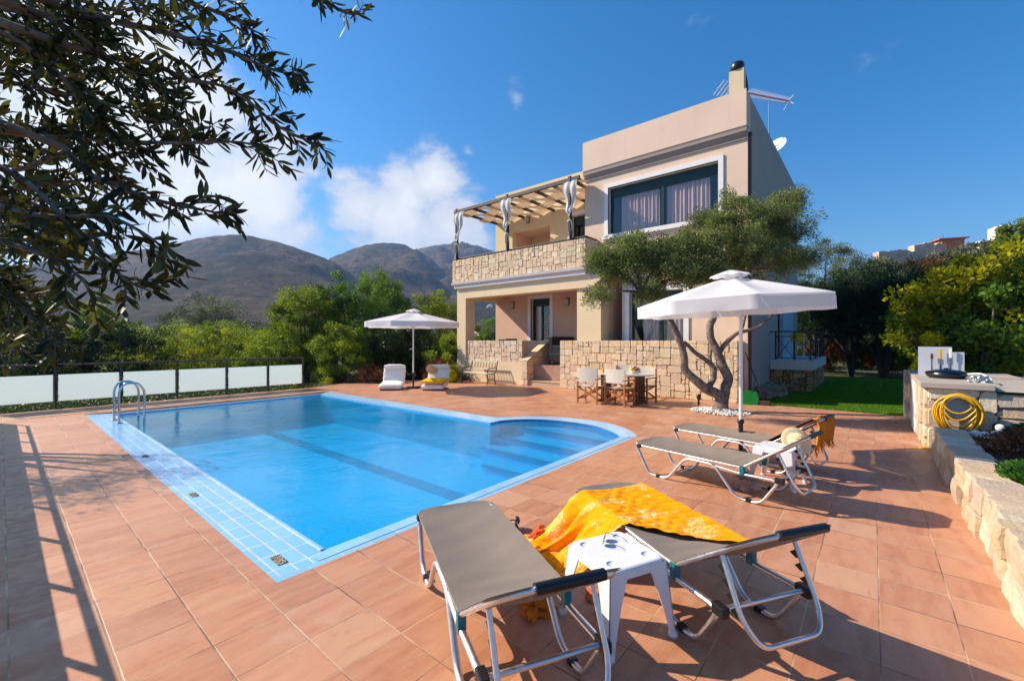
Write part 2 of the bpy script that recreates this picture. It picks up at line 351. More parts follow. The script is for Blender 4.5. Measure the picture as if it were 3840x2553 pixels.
M = {}
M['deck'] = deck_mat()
M['strip'] = pooltile_mat('pale_blue_tiles', (.20, .50, .82), (.25, .55, .86), .118, .245, 1.23, 3.21, .05, (.60, .70, .78))
M['coping'] = pooltile_mat('blue_coping', (.21, .48, .76), (.26, .54, .80), .245, 50, 1.41, -20, .03)
M['copx'] = pooltile_mat('blue_coping_side', (.34, .58, .80), (.40, .62, .82), 50, .245, -20, .1, .02, grout=(.45, .6, .72))
M['basin'] = pooltile_mat('basin_tiles', (.012, .47, .86), (.022, .50, .88), .12, .12, 0, 0, .03, (.02, .475, .87), .5)
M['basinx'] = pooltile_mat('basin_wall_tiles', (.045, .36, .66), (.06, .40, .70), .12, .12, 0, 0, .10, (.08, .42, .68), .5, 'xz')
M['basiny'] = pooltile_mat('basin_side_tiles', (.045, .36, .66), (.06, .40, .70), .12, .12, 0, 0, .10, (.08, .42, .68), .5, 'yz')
M['darktile'] = pooltile_mat('dark_blue_tiles', (.012, .11, .42), (.02, .15, .48), .12, .12, 0, 0, .08, (.03, .20, .45), .4)
M['water'] = watermat()
M['stone'] = stonemat('dressed_limestone'); M['rubble'] = stonemat('brown_rubble', 1.0, (.30, .14, .06), (.44, .26, .12)); M['garden_stone'] = stonemat('garden_stone', 1.0)
M['mortar'] = simple('mortar', (.46, .30, .18), .95, var=.2, vs=12, bump=.5); M['mortar_dark'] = simple('dark_mortar', (.16, .065, .03), .95, var=.2, bump=.5)
M['cream'] = plaster('cream_plaster', (.78, .62, .40)); M['peach'] = plaster('peach_plaster', (.72, .48, .35)); M['peach_pale'] = plaster('pale_peach_plaster', (.82, .61, .47))
M['trim'] = plaster('grey_trim', (.36, .30, .27)); M['white'] = simple('white_paint', (.84, .82, .80), .5, var=.04, bump=.1); M['offwhite'] = plaster('off_white_plaster', (.66, .60, .57))
M['dkgreen'] = simple('dark_green_shutter', (.008, .03, .022), .35, var=.2); M['dark'] = simple('dark_interior', (.012, .012, .013), .6)
M['darkwood'] = woodmat('dark_stained_wood', (.022, .013, .011), (.05, .031, .026), (12, 1, 12)); M['teak'] = woodmat('orange_teak', (.30, .10, .025), (.46, .19, .05)); M['browwood'] = woodmat('brown_wood', (.07, .025, .012), (.13, .05, .022))
M['ply'] = woodmat('pale_board', (.60, .36, .15), (.70, .44, .20), (1, 6, 6)); M['alu'] = metalmat('brushed_aluminium', (.80, .80, .82), .42); M['steel'] = metalmat('polished_steel', (.62, .66, .70), .12)
M['black'] = simple('black_plastic', (.012, .012, .013), .38, var=.2); M['iron'] = simple('dark_iron', (.018, .02, .024), .45, var=.3); M['teal'] = simple('teal_plastic', (.0, .16, .20), .35)
M['sling'] = fabricmat('taupe_sling', (.275, .225, .185), (.31, .255, .21), 90, .12); M['whiteplastic'] = simple('white_plastic', (.78, .78, .80), .3, var=.03, coat=.2)
M['canopy'] = fabricmat('white_canopy', (.80, .79, .80), (.86, .85, .85), 200, .30, .15, False); M['cushion'] = fabricmat('white_terry', (.80, .77, .72), (.84, .81, .77), 60, 0, .8, False)
M['drape'] = fabricmat('white_drape', (.78, .74, .70), (.82, .80, .76), 60, .25, .4, False); M['yellowcloth'] = fabricmat('yellow_cloth', (.80, .42, .01), (.85, .48, .02), 50, 0, .5, False)
M['canvas'] = fabricmat('cream_canvas', (.78, .72, .62), (.82, .77, .68), 90, .2, .15); M['towel'] = cloth_print('orange_print_towel', (.84, .30, .003), (.88, .68, .36), (.34, .08, .006), 9)
M['towel2'] = cloth_print('rust_towel', (.55, .18, .02), (.70, .36, .08), (.22, .05, .01), 9); M['red'] = fabricmat('red_cloth', (.62, .09, .02), (.70, .14, .03), 60, 0, .5, False)
M['straw'] = fabricmat('straw', (.76, .60, .34), (.82, .68, .42), 60, 0, .6); M['pane'] = glassmat('window_glass'); M['curtain'] = fabricmat('pink_curtain', (.74, .52, .50), (.80, .60, .57), 70, .2, .3, False)
M['hose'] = simple('yellow_hose', (.78, .42, .005), .35, var=.08); M['green'] = simple('green_plastic', (.01, .26, .015), .35, var=.1); M['counter'] = plaster('screed_counter', (.42, .36, .31))
M['lampglass'] = simple('lamp_glass', (.50, .45, .36), .25, var=.1); M['lampmetal'] = metalmat('lamp_metal', (.28, .22, .16), .4); M['terracotta'] = simple('terracotta_wash', (.48, .17, .09), .85, var=.15, bump=.3)
M['bark'] = simple('olive_bark', (.20, .155, .125), .95, var=.5, vs=14, bump=1., bs=34, wear=((.08, .06, .05), 9, .52)); M['darkbark'] = simple('dark_bark', (.06, .045, .035), .95, var=.4, vs=9, bump=.8)
M['pebble'] = simple('white_pebble', (.66, .63, .58), .75, var=.25, vs=3); M['ytub'] = simple('yellow_tub', (.70, .34, .03), .5)
# frosted glass of the balustrade
m = bpy.data.materials.new('frosted_glass'); m.use_nodes = True; t = m.node_tree; t.nodes.clear(); g = G_(t); o = g.n('ShaderNodeOutputMaterial')
d_ = g.n('ShaderNodeBsdfPrincipled'); d_.inputs['Base Color'].default_value = (.72, .80, .80, 1); d_.inputs['Roughness'].default_value = .22
tr_ = g.n('ShaderNodeBsdfTranslucent'); tr_.inputs[0].default_value = (.84, .91, .92, 1); mx_ = g.n('ShaderNodeMixShader'); mx_.inputs[0].default_value = .62
t.links.new(d_.outputs[0], mx_.inputs[1]); t.links.new(tr_.outputs[0], mx_.inputs[2]); t.links.new(mx_.outputs[0], o.inputs[0]); M['frost'] = m
# ------------------------------------------------------------ stone masonry
CREAMS = [(.88, .66, .42), (.90, .70, .46), (.86, .62, .39), (.90, .73, .50), (.85, .62, .41), (.88, .66, .44), (.92, .75, .51), (.87, .68, .46)]
BROWNS = [(.44, .22, .10), (.58, .36, .15), (.34, .15, .07), (.50, .30, .16), (.62, .46, .26), (.28, .13, .07), (.52, .28, .10), (.42, .30, .22)]
PALES = [(.72, .58, .42), (.80, .66, .48), (.66, .50, .34), (.84, .74, .58), (.70, .54, .34), (.58, .48, .40)]
def ashlar(mb, o, ux, w, h, nrm, cell=.085, top=None, seed=1, prot=.026, jit=.14, cols=CREAMS, gap=.013, maxw=4, maxh=3, rnd=.40):
    rg = random.Random(seed); o, ux, nrm = Vector(o), Vector(ux).normalized(), Vector(nrm).normalized(); uz = Vector((0, 0, 1))
    nx, nz_ = max(1, round(w/cell)), max(1, round(h/cell)); cx, cz = w/nx, h/nz_
    used = [[False]*nz_ for _ in range(nx)]
    offx = {}; offz = {}
    def corner(i, k):
        if (i, k) not in offx:
            offx[i, k] = rg.uniform(-jit, jit)*cx if 0 < i < nx else 0; offz[i, k] = rg.uniform(-jit, jit)*cz if 0 < k < nz_ else 0
        return i*cx+offx[i, k], k*cz+offz[i, k]
    for k in range(nz_):
        for i in range(nx):
            if used[i][k]: continue
            ww = rg.choice([1, 2, 2, 3, 3, 4][:maxw+2]); hh = rg.choice([1, 2, 2, 3][:maxh+1])
            if ww == 1 and hh == 3: hh = 2
            W = 0
            while W < ww and i+W < nx and not used[i+W][k]: W += 1
            H_ = min(hh, nz_-k)
            for a in range(i, i+W):
                for b in range(k, k+H_):
                    if used[a][b]: H_ = min(H_, b-k)
            H_ = max(1, H_)
            for a in range(i, i+W):
                for b in range(k, k+H_): used[a][b] = True
            c4 = [corner(i, k), corner(i+W, k), corner(i+W, k+H_), corner(i, k+H_)]
            mxx = sum(c[0] for c in c4)/4; mz = sum(c[1] for c in c4)/4
            if top and min(c[1] for c in c4) > top(mxx)-.02: continue
            ring = []
            for q in range(4):
                c = c4[q]; pr = c4[q-1]; ne = c4[(q+1) % 4]
                def lerp(a, b, t): return (a[0]+(b[0]-a[0])*t, a[1]+(b[1]-a[1])*t)
                r1, r2 = rg.uniform(.05, rnd), rg.uniform(.05, rnd)
                lp = math.hypot(c[0]-pr[0], c[1]-pr[1]); ln = math.hypot(c[0]-ne[0], c[1]-ne[1])
                ring.append(lerp(c, pr, min(.4, r1*cell/lp))); ring.append(lerp(c, ne, min(.4, r2*cell/ln)))
            def shrink(pt, d):
                dx, dz = pt[0]-mxx, pt[1]-mz; l = math.hypot(dx, dz)+1e-6; f = max(.2, (l-d)/l); x = mxx+dx*f; z = mz+dz*f
                if top: z = min(z, top(x))
                return x, z
            p = prot*rg.uniform(.5, 1.25); tx, tz = rg.uniform(-.03, .03), rg.uniform(-.03, .03)
            back = [o+ux*a+uz*b for a, b in (shrink(q, gap/2) for q in ring)]
            mid = [o+ux*a+uz*b+nrm*(p*.7) for a, b in (shrink(q, gap/2+.002) for q in ring)]
            fr = [o+ux*a+uz*b+nrm*(p+(a-mxx)*tx+(b-mz)*tz) for a, b in (shrink(q, gap/2+.011) for q in ring)]
            c = rg.choice(cols); f = rg.uniform(.85, 1.1); c = (min(1, c[0]*f), min(1, c[1]*f), min(1, c[2]*f), 1); n = 8
            rv = ux.cross(uz).dot(nrm) < 0   # keep outward faces
            fs = [tuple(range(16, 24))]+[(a, (a+1) % n, n+(a+1) % n, n+a) for a in range(n)]+[(n+a, n+(a+1) % n, 2*n+(a+1) % n, 2*n+a) for a in range(n)]
            if rv: fs = [q[::-1] for q in fs]
            mb.add(back+mid+fr, fs, 0, False, c)

def block_ring(polyo, polyi): pass
# ------------------------------------------------------------ pool outline
XL, XR, YN, YF = 1.60, 6.22, 3.25, 12.90           # water edge
arc_o = [(6.68, 6.04), (7.05, 5.75), (7.38, 5.38), (7.58, 4.95), (7.66, 4.45), (7.62, 4.0), (7.45, 3.62), (7.2, 3.3), (6.95, 3.08), (6.84, 3.02)]
arc_i = [(6.55, 5.62), (6.86, 5.42), (7.1, 5.12), (7.26, 4.78), (7.32, 4.42), (7.27, 4.05), (7.12, 3.72), (6.93, 3.45), (6.70, 3.25)]
arc_i = [(6.50, 5.78), (6.80, 5.62), (7.06, 5.36), (7.25, 4.95), (7.32, 4.45), (7.28, 4.05), (7.13, 3.74), (6.93, 3.45), (6.70, 3.25)]
def sm2(a, n=5): return [(p.x, p.y) for p in spline([(x, y, 0) for x, y in a], n)]
arc_o, arc_i = sm2(arc_o), sm2(arc_i)
WZ = -.055
outer = [(1.18, 3.02)]+arc_o[::-1]+[(6.66, 12.9), (6.66, 13.1), (1.18, 13.1)]
inner = [(XL, YN)]+arc_i[::-1]+[(XR, 5.78), (XR, YF), (XL, YF)]
def tri_ring(mb, big, hole, z, mi=0, holes=()):
    bm = bmesh.new(); es = []
    for poly in (big, hole)+tuple(holes):
        vs = [bm.verts.new((x, y, z)) for x, y in poly]
        for a in range(len(vs)): es.append(bm.edges.new((vs[a], vs[(a+1) % len(vs)])))
    bmesh.ops.triangle_fill(bm, edges=es, use_beauty=True, use_dissolve=False, normal=(0, 0, 1)); bm.verts.index_update()
    for f in bm.faces:
        if f.normal.z < 0: f.normal_flip()
    mb.add([v.co.copy() for v in bm.verts], [[v.index for v in f.verts] for f in bm.faces], mi); bm.free()
# deck
d = MB(); deck_poly = [(-.45, -8), (12.3, -8), (12.3, 2.7), (13.0, 2.7), (13.0, 16), (6.8, 14.9), (6.8, 14.5), (-.45, 14.5)]
deck_poly = [(-.45, -8), (8.2, -8), (8.2, -.9), (8.9, -.9), (12.32, -.9), (12.32, 2.7), (13.0, 2.7), (13.0, 12.4), (10.6, 14.4), (8.2, 15.1), (6.7, 14.6), (-.45, 14.5)]
tri_ring(d, deck_poly, outer, 0, 0)
n0 = len(outer)
for i in range(n0):   # deck edge down to the coping
    a, b = outer[i], outer[(i+1) % n0]; d.add([(a[0], a[1], 0), (b[0], b[1], 0), (b[0], b[1], -.12), (a[0], a[1], -.12)], [(0, 1, 2, 3)], 0)
for i in range(len(deck_poly)):
    a, b = deck_poly[i], deck_poly[(i+1) % len(deck_poly)]; d.add([(a[0], a[1], 0), (b[0], b[1], 0), (b[0], b[1], -.6), (a[0], a[1], -.6)], [(0, 1, 2, 3)], 0)
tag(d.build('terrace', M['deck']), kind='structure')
# pool ----------------------------------------------------------------
pool = empty('swimming_pool', (1.2, 3, 0), 0, 'blue tiled swimming pool with curved corner steps and pale blue border', 'swimming pool')
PO = Matrix.Translation((-1.2, -3, 0))
c = MB(PO)     # near, side and arc coping
def strip(mb, A, B, za, zb, mi=0, drop=.1, smooth=False):
    n = len(A); mb.add([(x, y, za) for x, y in A]+[(x, y, zb) for x, y in B]+[(x, y, zb-drop) for x, y in B]+[(x, y, za-drop) for x, y in A], [(i, i+1, n+i+1, n+i) for i in range(n-1)]+[(n+i, n+i+1, 2*n+i+1, 2*n+i) for i in range(n-1)], mi, smooth)
def redges(mb, A, B, za, zb, mi=0): strip(mb, A, B, za, zb, mi, .09)
c.add([(1.17, 3.01, -.004), (6.84, 3.01, -.004), (6.80, 3.085, -.004), (1.17, 3.085, -.004)], [(0, 1, 2, 3)], 0)
c.add([(1.5, 3.095, -.004), (6.79, 3.095, -.004), (6.70, 3.25, -.018), (1.5, 3.25, -.018)], [(0, 1, 2, 3)], 0)
c.add([(1.6, 3.25, -.018), (6.70, 3.25, -.018), (6.70, 3.25, -.2), (1.6, 3.25, -.2)], [(0, 1, 2, 3)], 0)
c.add([(1.17, 3.085, -.010), (6.8, 3.085, -.010), (6.79, 3.095, -.010), (1.17, 3.095, -.010)], [(0, 1, 2, 3)], 0)
c.build('coping', M['coping'], pool)
c = MB(PO)
redges(c, arc_o[::-1], [arc_i[max(0, min(len(arc_i)-1, round(k*(len(arc_i)-1)/(len(arc_o)-1))))] for k in range(len(arc_o))][::-1], -.004, -.018)
redges(c, [(6.66, 6.04), (6.66, 13.1)], [(6.25, 5.80), (6.25, 12.9)], -.004, -.03)
c.add([(6.66, 6.04, -.004), (6.68, 6.04, -.004), (6.5, 5.78, -.018), (6.25, 5.80, -.03)], [(0, 3, 2, 1)], 0)
c.add([(6.25, 5.80, -.03), (6.5, 5.78, -.018), (6.5, 5.78, -.3), (6.25, 5.80, -.3)], [(0, 1, 2, 3)], 0)
c.add([(1.2, 13.1, -.09), (6.66, 13.1, -.09), (6.3, 12.9, -.055), (1.6, 12.9, -.055)], [(0, 3, 2, 1)], 0)
c.add([(1.6, 12.9, -.02), (6.3, 12.9, -.02), (6.3, 12.8, -.02), (1.6, 12.8, -.02)], [(0, 3, 2, 1)], 0)
c.add([(1.6, 12.8, -.02), (6.3, 12.8, -.02), (6.3, 12.8, -.2), (1.6, 12.8, -.2)], [(0, 1, 2, 3)], 0)
c.build('coping', M['copx'], pool)
c = MB(PO); c.add([(1.17, 3.09, -.008), (1.58, 3.09, -.012), (1.58, 12.9, -.012), (1.18, 13.1, -.008)], [(0, 1, 2, 3)], 0)
c.box((1.58, 3.25, -.03), (1.62, 12.82, -.006), 0, .008); c.build('tile_border', M['strip'], pool)
b_ = MB(PO); fl = -.78
b_.add([(1.4, 3.0, fl), (6.3, 3.0, fl), (6.3, 13, fl), (1.4, 13, fl)], [(0, 1, 2, 3)]); b_.add([(6.3, 3, fl), (7.6, 3, fl), (7.6, 6, fl), (6.3, 6, fl)], [(0, 1, 2, 3)])
b_.build('basin_floor', M['basin'], pool)
b_ = MB(PO)
for i in range(len(inner)):
    a, b2 = inner[i], inner[(i+1) % len(inner)]
    b_.add([(a[0], a[1], -.02), (b2[0], b2[1], -.02), (b2[0], b2[1], fl), (a[0], a[1], fl)], [(0, 1, 2, 3)], 1 if abs(a[0]-b2[0]) < .01 else 0)
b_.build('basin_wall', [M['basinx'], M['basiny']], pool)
b_ = MB(PO); b_.add([(4.32, 3.2, fl+.004), (4.62, 3.2, fl+.004), (4.62, 12.9, fl+.004), (4.32, 12.9, fl+.004)], [(0, 1, 2, 3)]); b_.build('floor_stripe', M['darktile'], pool)
for k, (x0, x1, y1, zt) in enumerate([(6.78, 7.6, 6.0, -.16), (6.38, 6.78, 6.0, -.31), (5.98, 6.38, 5.8, -.46), (5.55, 5.98, 5.35, -.62)]):   # submerged steps
    b_ = MB(PO); b_.box((x0, 3.2, fl), (x1, y1, zt), 0); b_.box((x0-.045, 3.2, zt-.02), (x0+.045, y1, zt+.006), 1); b_.build('step', [M['basin'], M['darktile']], pool)
b_ = MB(PO); A = arc_i; b_.add([(x-.012, y-.008, -.035) for x, y in A]+[(x-.012, y-.008, -.30) for x, y in A], [(i, i+1, len(A)+i+1, len(A)+i) for i in range(len(A)-1)]); b_.build('dark_tile_band', M['darktile'], pool)
for (x, y, w, l) in [(1.315, 3.335, .07, .16), (1.30, 5.42, .06, .13), (1.30, 7.75, .06, .13)]:
    b_ = MB(PO); b_.box((x-w/2, y-l/2, -.02), (x+w/2, y+l/2, -.004), 0)
    rg = random.Random(5); 
    for _ in range(60):
        px, py = x+rg.uniform(-w/2, w/2)*.9, y+rg.uniform(-l/2, l/2)*.92; r = rg.uniform(.004, .010)
        b_.lathe((px, py, -.004), [(r, 0), (r*.7, r*.5), (.001, r*.6)], 6)
    b_.build('gravel_drain', simple('drain_gravel', (.34, .28, .20), .9, var=.7, vs=40), pool)
w_ = MB(); ww = [(x, y) for x, y in inner]
bm = bmesh.new(); bm.faces.new([bm.verts.new((x, y, WZ)) for x, y in ww]); bmesh.ops.triangulate(bm, faces=bm.faces[:]); bm.verts.index_update()
w_.add([v.co.copy() for v in bm.verts], [[v.index for v in f.verts] for f in bm.faces]); bm.free()
tag(w_.build('water', M['water']), kind='structure')
# ------------------------------------------------------------ ground, hills
def vnoise(x, y, z=0., o=5): return mnoise.fractal(Vector((x, y, z)), 1., 2., o)
C40, S40 = math.cos(R(40)), math.sin(R(40))
def w2(d, l): return d*C40+l*S40, d*S40-l*C40
def sst(a, b, x): t = max(0, min(1, (x-a)/(b-a))); return t*t*(3-2*t)
def ground_h(d, l):
    x, y = w2(d, l); z = -.12
    inside = (-1.2 < x < 24 and -8.5 < y < 16.2)
    r = math.hypot(d, l); t = l/max(d, .5)
    if -.2 < x < 8.6 and 1.8 < y < 14.0: return -1.6
    z -= .5*sst(16, 22, y if x < 14 else 0)
    if x < 14: z -= 3.0*sst(24, 60, r)*sst(16, 30, y)
    e_ = float(np.interp(t, [.55, .75, .9, 1.0, 1.19, 1.5, 3], [.0, .10, .165, .20, .25, .26, .22]))
    z += e_*90/math.sqrt(1+t*t)*1.25*sst(.28, 1.15, r/110)
    z += sst(18, 60, r)*vnoise(x*.03, y*.03, 2)*1.2
    if x > 16 and 12 < y < 60: z += 3.2*sst(15, 40, x)*sst(0.2, -.4, t)
    return z
gv = []; gf = []; rs_ = [0]+[1.5*1.115**k for k in range(66)]; na = 140
for ri, rr in enumerate(rs_):
    for a in range(na):
        th = 2*math.pi*a/na; dd, ll = rr*math.cos(th), rr*math.sin(th)
        x, y = w2(dd, ll); z = ground_h(dd, ll) if dd > 1 or rr < 40 else -.2
        gv.append((x, y, z))
for ri in range(len(rs_)-1):
    for a in range(na): gf.append((ri*na+a, (ri+1)*na+a, (ri+1)*na+(a+1) % na, ri*na+(a+1) % na))
m, t, b, o = newmat('dry_ground'); g = G_(t); p = g.pos()
c_ = g.mix(g.ramp(g.noise(p, .12, 8, .65), .4, .6), (.06, .065, .03), (.14, .115, .065)); c_ = g.mix(g.ramp(g.noise(p, .8, 6, .7), .5, .62), c_, (.055, .062, .028))
t.links.new(c_, b.inputs['Base Color']); b.inputs['Roughness'].default_value = .95; b.inputs['Specular IOR Level'].default_value = .1; t.links.new(g.bump(g.noise(p, 3, 8, .7), .8, .15), b.inputs['Normal'])
gm_ = MB(); 
# leave a hole in the sheet under the terrace and the pool
keep = []
for f in gf:
    cx_ = sum(gv[i][0] for i in f)/4; cy_ = sum(gv[i][1] for i in f)/4
    keep.append(f)
gm_.add(gv, keep, 0, True); tag(gm_.build('ground', m), kind='structure')
# grass lawn beside the house
lw = MB(); lw.add([(12.32, -.6, .0), (24, -.6, .0), (24, 2.9, .0), (12.32, 2.9, .0)], [(0, 1, 2, 3)]); lw.add([(12.32, -8, .0), (24, -8, 0), (24, -.6, 0), (12.32, -.6, 0)], [(0, 1, 2, 3)])
m, t, b, o = newmat('lawn_green'); g = G_(t); p = g.pos(); c_ = g.mix(g.ramp(g.noise(p, 2.5, 6), .35, .65), (.045, .14, .012), (.075, .19, .018)); t.links.new(c_, b.inputs['Base Color']); b.inputs['Roughness'].default_value = .9; b.inputs['Specular IOR Level'].default_value = .1
tag(lw.build('lawn', m), kind='structure')
def make_blades(name, areas, n, h, mat_, seed, w=.006):
    rg = np.random.default_rng(seed); V = []; Fc = []
    x = np.concatenate([rg.uniform(a[0], a[1], int(n*a[4])) for a in areas]); y = np.concatenate([rg.uniform(a[2], a[3], int(n*a[4])) for a in areas]); k = len(x)
    th = rg.uniform(0, math.tau, k); hh = h*rg.uniform(.5, 1.2, k); ln = rg.normal(0, h*.35, (k, 2)); ww = w*rg.uniform(.7, 1.5, k)
    a = np.stack([x-np.cos(th)*ww, y-np.sin(th)*ww, np.zeros(k)], 1); b = np.stack([x+np.cos(th)*ww, y+np.sin(th)*ww, np.zeros(k)], 1); c = np.stack([x+ln[:, 0], y+ln[:, 1], hh], 1)
    v = np.stack([a, b, c], 1).reshape(-1, 3); me = bpy.data.meshes.new(name); me.vertices.add(len(v)); me.vertices.foreach_set('co', v.ravel())
    me.loops.add(len(v)); me.loops.foreach_set('vertex_index', np.arange(len(v), dtype=np.int32)); me.polygons.add(k); me.polygons.foreach_set('loop_start', np.arange(0, len(v), 3, dtype=np.int32)); 
    ca = me.color_attributes.new('tint', 'FLOAT_COLOR', 'POINT'); cc = np.ones((len(v), 4), np.float32); cc[:, 0] = np.repeat(rg.random(k), 3); cc[:, 1] = np.repeat(rg.random(k), 3); ca.data.foreach_set('color', cc.ravel())
    me.materials.append(mat_); me.update(calc_edges=True); me.validate(); return tag(link_mesh(name, me), kind='stuff')
gr = make_blades('grass', [(12.33, 17, -.6, 2.2, .75), (17, 23, -2.5, 1.3, .25)], 90000, .045, leafmat('grass_blades', (.07, .22, .012), (.18, .34, .02), .45), 3)
tag(gr, 'short green lawn grass behind the terrace', None)
# hills: three ridges with real slopes
def prof(pts):
    xs = [(u-1179)/990 for u, v in pts]; ys = [(785-v)/990 for u, v in pts]
    return lambda t: float(np.interp(t, xs, ys))
h1 = prof([(-900, 700), (-400, 650), (0, 610), (200, 585), (385, 561), (430, 546), (480, 536), (530, 530), (570, 532), (620, 545), (660, 556), (700, 569), (740, 584), (770, 597), (800, 618), (860, 665), (940, 720), (1050, 760), (1200, 775)])
h2 = prof([(500, 760), (640, 690), (700, 640), (760, 590), (800, 574), (840, 560), (880, 556), (905, 554), (935, 563), (965, 576), (990, 592), (1020, 625), (1060, 668), (1120, 712), (1240, 755), (1500, 775)])
h3 = prof([(700, 720), (800, 650), (900, 600), (960, 573), (1000, 565), (1050, 558), (1100, 564), (1143, 580), (1200, 603), (1400, 650), (1800, 715), (2200, 730), (2600, 735), (3200, 740)])
def shp(x, p_=1.15):
    if x < .3: return 0
    if x < 1: return ((x-.3)/.7)**p_
    return max(0, 1-(x-1)*1.6)
hv = []; nt_, nd = 400, 110; ts = np.linspace(-1.25, 1.25, nt_)
ds = np.concatenate([np.linspace(150, 1500, 86), np.linspace(1510, 1800, 24)])
for t_ in ts:
    for d0 in ds:
        z = -6
        for hf, D, pw, sd_ in ((h1, 700, 1.25, 1), (h2, 1050, 1.1, 2), (h3, 1500, 1.0, 3)):
            x, y = w2(d0, t_*d0); nn = vnoise(x*.0045, y*.0045, sd_*7)*.12+vnoise(x*.02, y*.02, sd_*3)*.05
            s_ = shp(d0/D, pw); wgt = min(1, s_*3)
            rid = abs(vnoise(x*.007+3, y*.007, sd_))*.26
            edge = 1-sst(.86, 1., s_)
            z = max(z, hf(t_)*D*s_*(1+(nn-rid*.9)*edge*wgt) + vnoise(x*.05, y*.05, 5)*2.2*s_ - 3)
        x, y = w2(d0, t_*d0); hv.append((x, y, z+1.6 if z > -3 else z))
hf_ = [(i*nd+j, (i+1)*nd+j, (i+1)*nd+j+1, i*nd+j+1) for i in range(nt_-1) for j in range(nd-1)]
m, t, b, o = newmat('scrub_hillside'); g = G_(t); p = g.pos()
n1 = g.noise(p, .010, 9, .62); n2 = g.noise(p, .09, 7, .75); n3 = g.noise(g.scale(p, (1, 1, 3)), .035, 6, .6)
c_ = g.mix(g.ramp(n1, .42, .60), (.048, .046, .030), (.17, .115, .065)); c_ = g.mix(g.ramp(n2, .48, .60, 0, .85), c_, (.028, .034, .024)); c_ = g.mix(g.ramp(n3, .56, .68, 0, .6), c_, (.25, .17, .10))
t.links.new(c_, b.inputs['Base Color']); b.inputs['Roughness'].default_value = 1; b.inputs['Specular IOR Level'].default_value = .05
t.links.new(g.bump(g.noise(p, .06, 11, .72), 1., 14.), b.inputs['Normal'])
hm = MB(); hm.add(hv, hf_, 0, True); tag(hm.build('hills', m), kind='structure')
# ------------------------------------------------------------ the house
HB = Vector((12.15, 8, 0)); house = empty('house', HB, 0, 'two storey peach and cream villa with stone balcony behind the pool', 'house')
TH = Matrix.Translation(-HB)
def HMB(): return MB(TH)
def panel(mb, ax, c0, c1, a0, a1, z0, z1, holes=(), mi=0):     # wall slab with rectangular holes; ax='x': plane X=c0..c1 spanning Y
    xs = sorted({a0, a1, *[h[0] for h in holes], *[h[1] for h in holes]})
    for i in range(len(xs)-1):
        l, r = xs[i], xs[i+1]; hs_ = sorted([(h[2], h[3]) for h in holes if h[0] <= l+1e-6 and h[1] >= r-1e-6]); z = z0
        for lo, hi in hs_+[(z1, z1)]:
            if lo > z+1e-4:
                if ax == 'x': mb.box((c0, l, z), (c1, r, lo), mi)
                else: mb.box((l, c0, z), (r, c1, lo), mi)
            z = hi
# ground floor porch ---------------------------------------------------
m_ = HMB(); m_.box((12.1, 12.6, 0), (12.62, 13.1, 3.3)); m_.build('column', M['cream'], house)
m_ = HMB(); m_.box((12.17, 6.56, 1.58), (12.95, 7.43, 3.3)); m_.box((12.43, 6.56, 0), (12.95, 7.43, 1.58)); m_.build('column', M['cream'], house)
m_ = HMB(); m_.box((12.1, 6.54, 3.3), (12.6, 13.1, 3.7)); m_.box((12.6, 12.6, 3.302), (14.4, 13.098, 3.7)); m_.build('lintel', M['cream'], house)
m_ = HMB(); m_.box((12.42, 2.82, -.1), (14.4, 9.42, .72)); m_.box((12.62, 9.42, -.1), (14.4, 13.0, .72)); m_.box((14.4, 2.6, -.1), (16.2, 6.5, .715)); m_.build('porch_floor', simple('porch_tiles', (.40, .22, .15), .6), house)
m_ = HMB(); m_.box((12.6, 6.6, 3.56), (14.4, 12.6, 3.7)); m_.build('porch_ceiling', M['peach'], house)
# rear wall of porch and balcony, upper storey
m_ = HMB(); panel(m_, 'x', 14.4, 14.7, 6.54, 13.05, 0, 3.7, [(10.06, 11.04, .72, 3.34)]); m_.build('wall', M['peach'], house)
m_ = HMB(); panel(m_, 'x', 14.4, 14.65, 7.47, 13.05, 3.7, 8.1, [(10.06, 12.06, 3.95, 6.33), (7.9, 9.03, 3.95, 6.45)]); m_.box((14.65, 12.8, 0), (19, 13.05, 8.1)); m_.box((14.65, 7.5, 7.7), (19, 12.8, 7.8)); m_.build('wall', M['cream'], house)
m_ = HMB(); m_.box((14.65, 9.8, 3.9), (15.8, 10.06, 6.6)); m_.box((14.65, 12.06, 3.9), (15.8, 12.3, 6.6)); panel(m_, 'x', 15.8, 16, 9.8, 12.3, 3.9, 6.6, [(10.0, 10.62, 3.95, 6.1)]); m_.box((14.65, 9.8, 6.33), (15.8, 12.3, 6.6)); m_.build('loggia', M['peach'], house)
